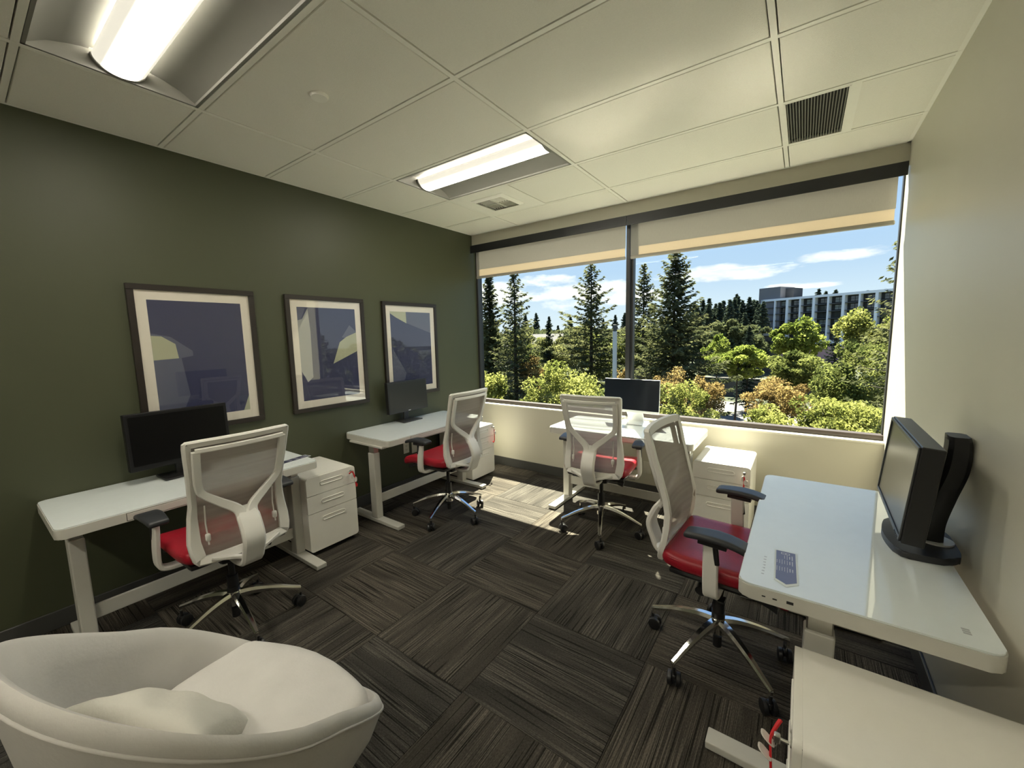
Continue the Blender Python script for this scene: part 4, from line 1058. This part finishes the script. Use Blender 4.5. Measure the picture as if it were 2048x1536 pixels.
leafy(-13.0, 21.4, .2, -3, 1.15, 'small orange treetop beneath the slender fir', 43, 'rust', 3000, .16, nm='shrub')
leafy(-7.1, 24.3, -.8, -3.6, .8, 'small orange shrub beside the pale lamp pole', 44, 'rust', 2200, .15, nm='shrub')
leafy(-2.6, 19.5, .0, -3.2, 1.2, 'brownish shrub before the tallest fir', 45, 'rust', 3600, .14, nm='shrub')
# distant wood: shared meshes
ff, fw = fir_meshes(17, 2, 3.2, 61, .55, .5, 1.0); fwm = bpy.data.meshes.new('trunk'); fw.to_mesh(fwm); fw.free(); ff.materials.append(LM['far']); fwm.materials.append(M_bark)
cfm, cc = crown_mesh(5.2, 5.0, 62, 2600, .95, 26); cfm.materials.append(LM['farleaf'])
cwd = wood([([(0, 0, 0), (0, 0, 8)], [.4, .25])]); cwm = bpy.data.meshes.new('trunk'); cwd.to_mesh(cwm); cwd.free(); cwm.materials.append(M_bark)
rng = random.Random(7)
def far_tree(x, y, s, con, label, group):
    t = thing('distant_conifer' if con else 'distant_tree', label, 'tree', (x, y, GZ), rng.uniform(0, 6), group); t.scale = (s, s, s * rng.uniform(.9, 1.1))
    for nm, me in (('foliage', ff if con else cfm), ('trunk', fwm if con else cwm)):
        o = bpy.data.objects.new(nm, me); COL.objects.link(o); o.parent = t
        if nm == 'foliage': stuff(o); o.location = (0, 0, 0 if con else 7.5)
CX, CY = 3.27, -3.8
for k in range(22):
    az, D = R(-11.5 + k * .36 + rng.uniform(-.2, .2)), 150 + rng.uniform(-8, 30)
    far_tree(CX + D * math.sin(az), CY + D * math.cos(az), (D * (.062 + rng.uniform(-.018, .012)) + 10.5) / 17, True, 'dark conifer of the wooded ridge left of the grey tower', 'ridge conifers left of the tower')
for k in range(7):
    az, D = R(1.0 + k * .75 + rng.uniform(-.2, .2)), 215
    far_tree(CX + D * math.sin(az), CY + D * math.cos(az), (D * (.070 + rng.uniform(-.006, .008)) + 10.5) / 17, True, 'dark treetop poking above the hotel roof', 'treetops above the hotel roof')
for k in range(16):
    az, D = R(-41 + k * 1.5 + rng.uniform(-.3, .3)), 170 + rng.uniform(-10, 10)
    far_tree(CX + D * math.sin(az), CY + D * math.cos(az), (D * (.036 + rng.uniform(-.01, .014)) + 10.5) / 17, True, 'hazy conifer on the low skyline of the left pane', 'skyline conifers of the left pane')
for k in range(20):
    az, D = R(-42 + k * 1.65 + rng.uniform(-.4, .4)), 95 + rng.uniform(-12, 14)
    far_tree(CX + D * math.sin(az), CY + D * math.cos(az), (D * (.020 + rng.uniform(-.008, .008)) + 10.5) / 12.6, False, 'rounded tree of the wood filling the middle distance', 'rounded trees of the middle distance')
for k in range(6):
    az, D = R(-9.6 + k * .95), 118 + rng.uniform(-5, 5)
    far_tree(CX + D * math.sin(az), CY + D * math.cos(az), (D * (.012 + rng.uniform(-.006, .01)) + 10.5) / 12.6, False, 'rounded tree below the wooded ridge', 'rounded trees below the ridge')

# lamp pole
t = thing('light_pole', 'pale square parking lot light pole left of the black mullion', 'pole', (-6.93, 22.28, GZ))
obj('shaft', BB(-.115, .115, -.115, .115, 0, 10.7, r=.02, seg=1), mat('pole paint', (.55, .55, .55), .6), t); obj('pole_cap', BB(-.10, .10, -.10, .10, 10.7, 11.15, r=.02, seg=1), mat('pole cap grey', (.05, .05, .05), .6), t)

# hotel
M_bw = mat('pale facade frame', (.80, .81, .84), .8); M_bg = mat('grey tower wall', (.17, .165, .175), .9, noise=.05, nscale=.4); M_bd = mat('dark facade recess', (.018, .020, .022), .6)
M_bs = mat('facade slab grey', (.07, .075, .08), .7)
M_bp = mat('facade window glass', (.045, .055, .055), .12, spec=.8); M_bf = mat('window frame dark', (.012, .012, .013), .5); M_wht = mat('pale curtain glass', (.22, .26, .25), .25)
t = thing('hotel_building', 'long gridded hotel facade with grey stair tower beyond the trees', 'building', (-9.43, 171.44, GZ), R(-27.2))
NB, BW, Z0, Z1, NF = 13, 4.12, 5.95, 21.55, 6
LX = .45 + NB * BW
obj('body', B(0, LX, 1.6, 16, 0, Z1 - .2), M_bd, t)
obj('roof_band', B(-.3, LX + .3, -.3, 2, Z1 - .75, Z1), M_bw, t); obj('base_band', B(-.3, LX + .3, -.3, 2, Z0 - .1, Z0 + 1.0), M_bw, t); obj('end_frame', B(-.3, .45, -.3, 2, Z0, Z1), M_bw, t)
fh = (Z1 - .75 - Z0 - 1.0) / NF
for k in range(1, NB + 1):
    w = .36 if k % 2 == 0 else .22; x = .45 + k * BW; obj('column', B(x - w, x + w, -.3, 1.6, Z0 if k % 2 else Z0 - 5.5, Z1 - .75), M_bw, t)
for j in range(1, NF): obj('floor_slab', B(.45, LX, -.05, 1.6, Z0 + 1 + j * fh - .10, Z0 + 1 + j * fh + .10), M_bs, t)
wf = pm = None
for k in range(NB):
    for j in range(NF):
        if wf is None:
            bm = BM(); ww, hh = 1.15, .82
            for a in ((-ww, ww, -hh, -hh + .09), (-ww, ww, hh - .09, hh), (-ww, -ww + .09, -hh, hh), (ww - .09, ww, -hh, hh), (-.05, .05, -hh, hh), (-ww, ww, -.04, .05)): box(bm, a[0], a[1], -.12, 0, a[2], a[3])
            o = obj('window', bm, M_bf, t); wf = o.data; p = obj('pane', B(-ww + .05, ww - .05, -.06, -.02, -hh + .05, hh - .05), M_bp, o); pm = p.data
            pm2 = pm.copy(); pm2.materials.clear(); pm2.materials.append(M_wht)
        else:
            o = bpy.data.objects.new('window', wf); COL.objects.link(o); o.parent = t
            p = bpy.data.objects.new('pane', pm2 if rng.random() < .3 else pm); COL.objects.link(p); p.parent = o
        o.location = (.45 + (k + .56) * BW, 1.55, Z0 + 1 + (j + .52) * fh)
obj('stair_tower', B(-1.6, 5.9, .4, 9, 0, 25.7), M_bg, t); obj('tower_block', B(5.9, 8.6, 3.5, 9, 0, 25.1), mat('dark grey tower wall', (.06, .062, .068), .9), t)
obj('podium', B(-3, 60, -3, 1.4, 0, Z0 - .9), mat('podium pale', (.5, .30, .31), .8), t)
# low buildings
t = thing('low_building', 'low flat roofed building with white roof left of the hotel', 'building', (-13.5, 117, GZ), 0)
obj('wall_body', B(-7, 12, 0, 14, 0, 9.2), mat('dull wall', (.06, .058, .055), .9), t); obj('roof_slab', B(-7.4, 12.4, -.5, 14.5, 9.2, 9.8), mat('bright roof', (.22, .22, .22), .8), t)
for k in range(5): obj('skylight', B(-5 + k * 3.1, -3.4 + k * 3.1, 2, 5, 9.8, 10.7), mat('bright roof', (.22, .22, .22), .8), t)
t = thing('house', 'dark roofed house behind the slender fir on the left', 'building', (-37.6, 60, GZ), R(25))
obj('wall_body', B(-5, 5, 0, 8, 0, 8.7), mat('dull wall', (.06, .058, .055), .9), t)
bm = BM(); prism(bm, [(-.6, 8.7), (8.6, 8.7), (4, 10.8)], -5.5, 5.5, axis='x'); obj('roof', bm, mat('dark shingle roof', (.045, .045, .05), .9), t)

# trees past the right window edge, seen mirrored in the picture glass
for k in range(12):
    az, D = R(14 + k * 5.5 + rng.uniform(-1, 1)), 42 + rng.uniform(-6, 16)
    far_tree(CX + D * math.sin(az), CY + D * math.cos(az), (9.5 + rng.uniform(-2, 3)) / 12.6, False, 'rounded tree beyond the right window edge, mirrored in the framed prints', 'rounded trees beyond the right window edge')

# every distant tree gets a label of its own, counted from the left of its row
ORD = 'leftmost,second,third,fourth,fifth,sixth,seventh,eighth,ninth,tenth,eleventh,twelfth,thirteenth,fourteenth,fifteenth,sixteenth,seventeenth,eighteenth,nineteenth,twentieth,twenty-first,twenty-second'.split(',')
NICE = {'ridge conifers left of the tower': 'dark conifers on the wooded ridge', 'treetops above the hotel roof': 'dark treetops above the hotel roof',
        'skyline conifers of the left pane': 'hazy conifers on the left skyline', 'rounded trees of the middle distance': 'rounded trees in the middle distance',
        'rounded trees below the ridge': 'rounded trees below the wooded ridge', 'rounded trees beyond the right window edge': 'rounded trees beyond the right window edge'}
for gname, txt in NICE.items():
    L_ = sorted([o for o in COL.objects if o.get('group') == gname], key=lambda o: math.atan2(o.location.x - CX, o.location.y - CY))
    for k, o in enumerate(L_): o['label'] = ('leftmost of the ' + txt) if k == 0 else (ORD[k] + ' from the left of the ' + txt if k < len(L_) - 1 else 'rightmost of the ' + txt)
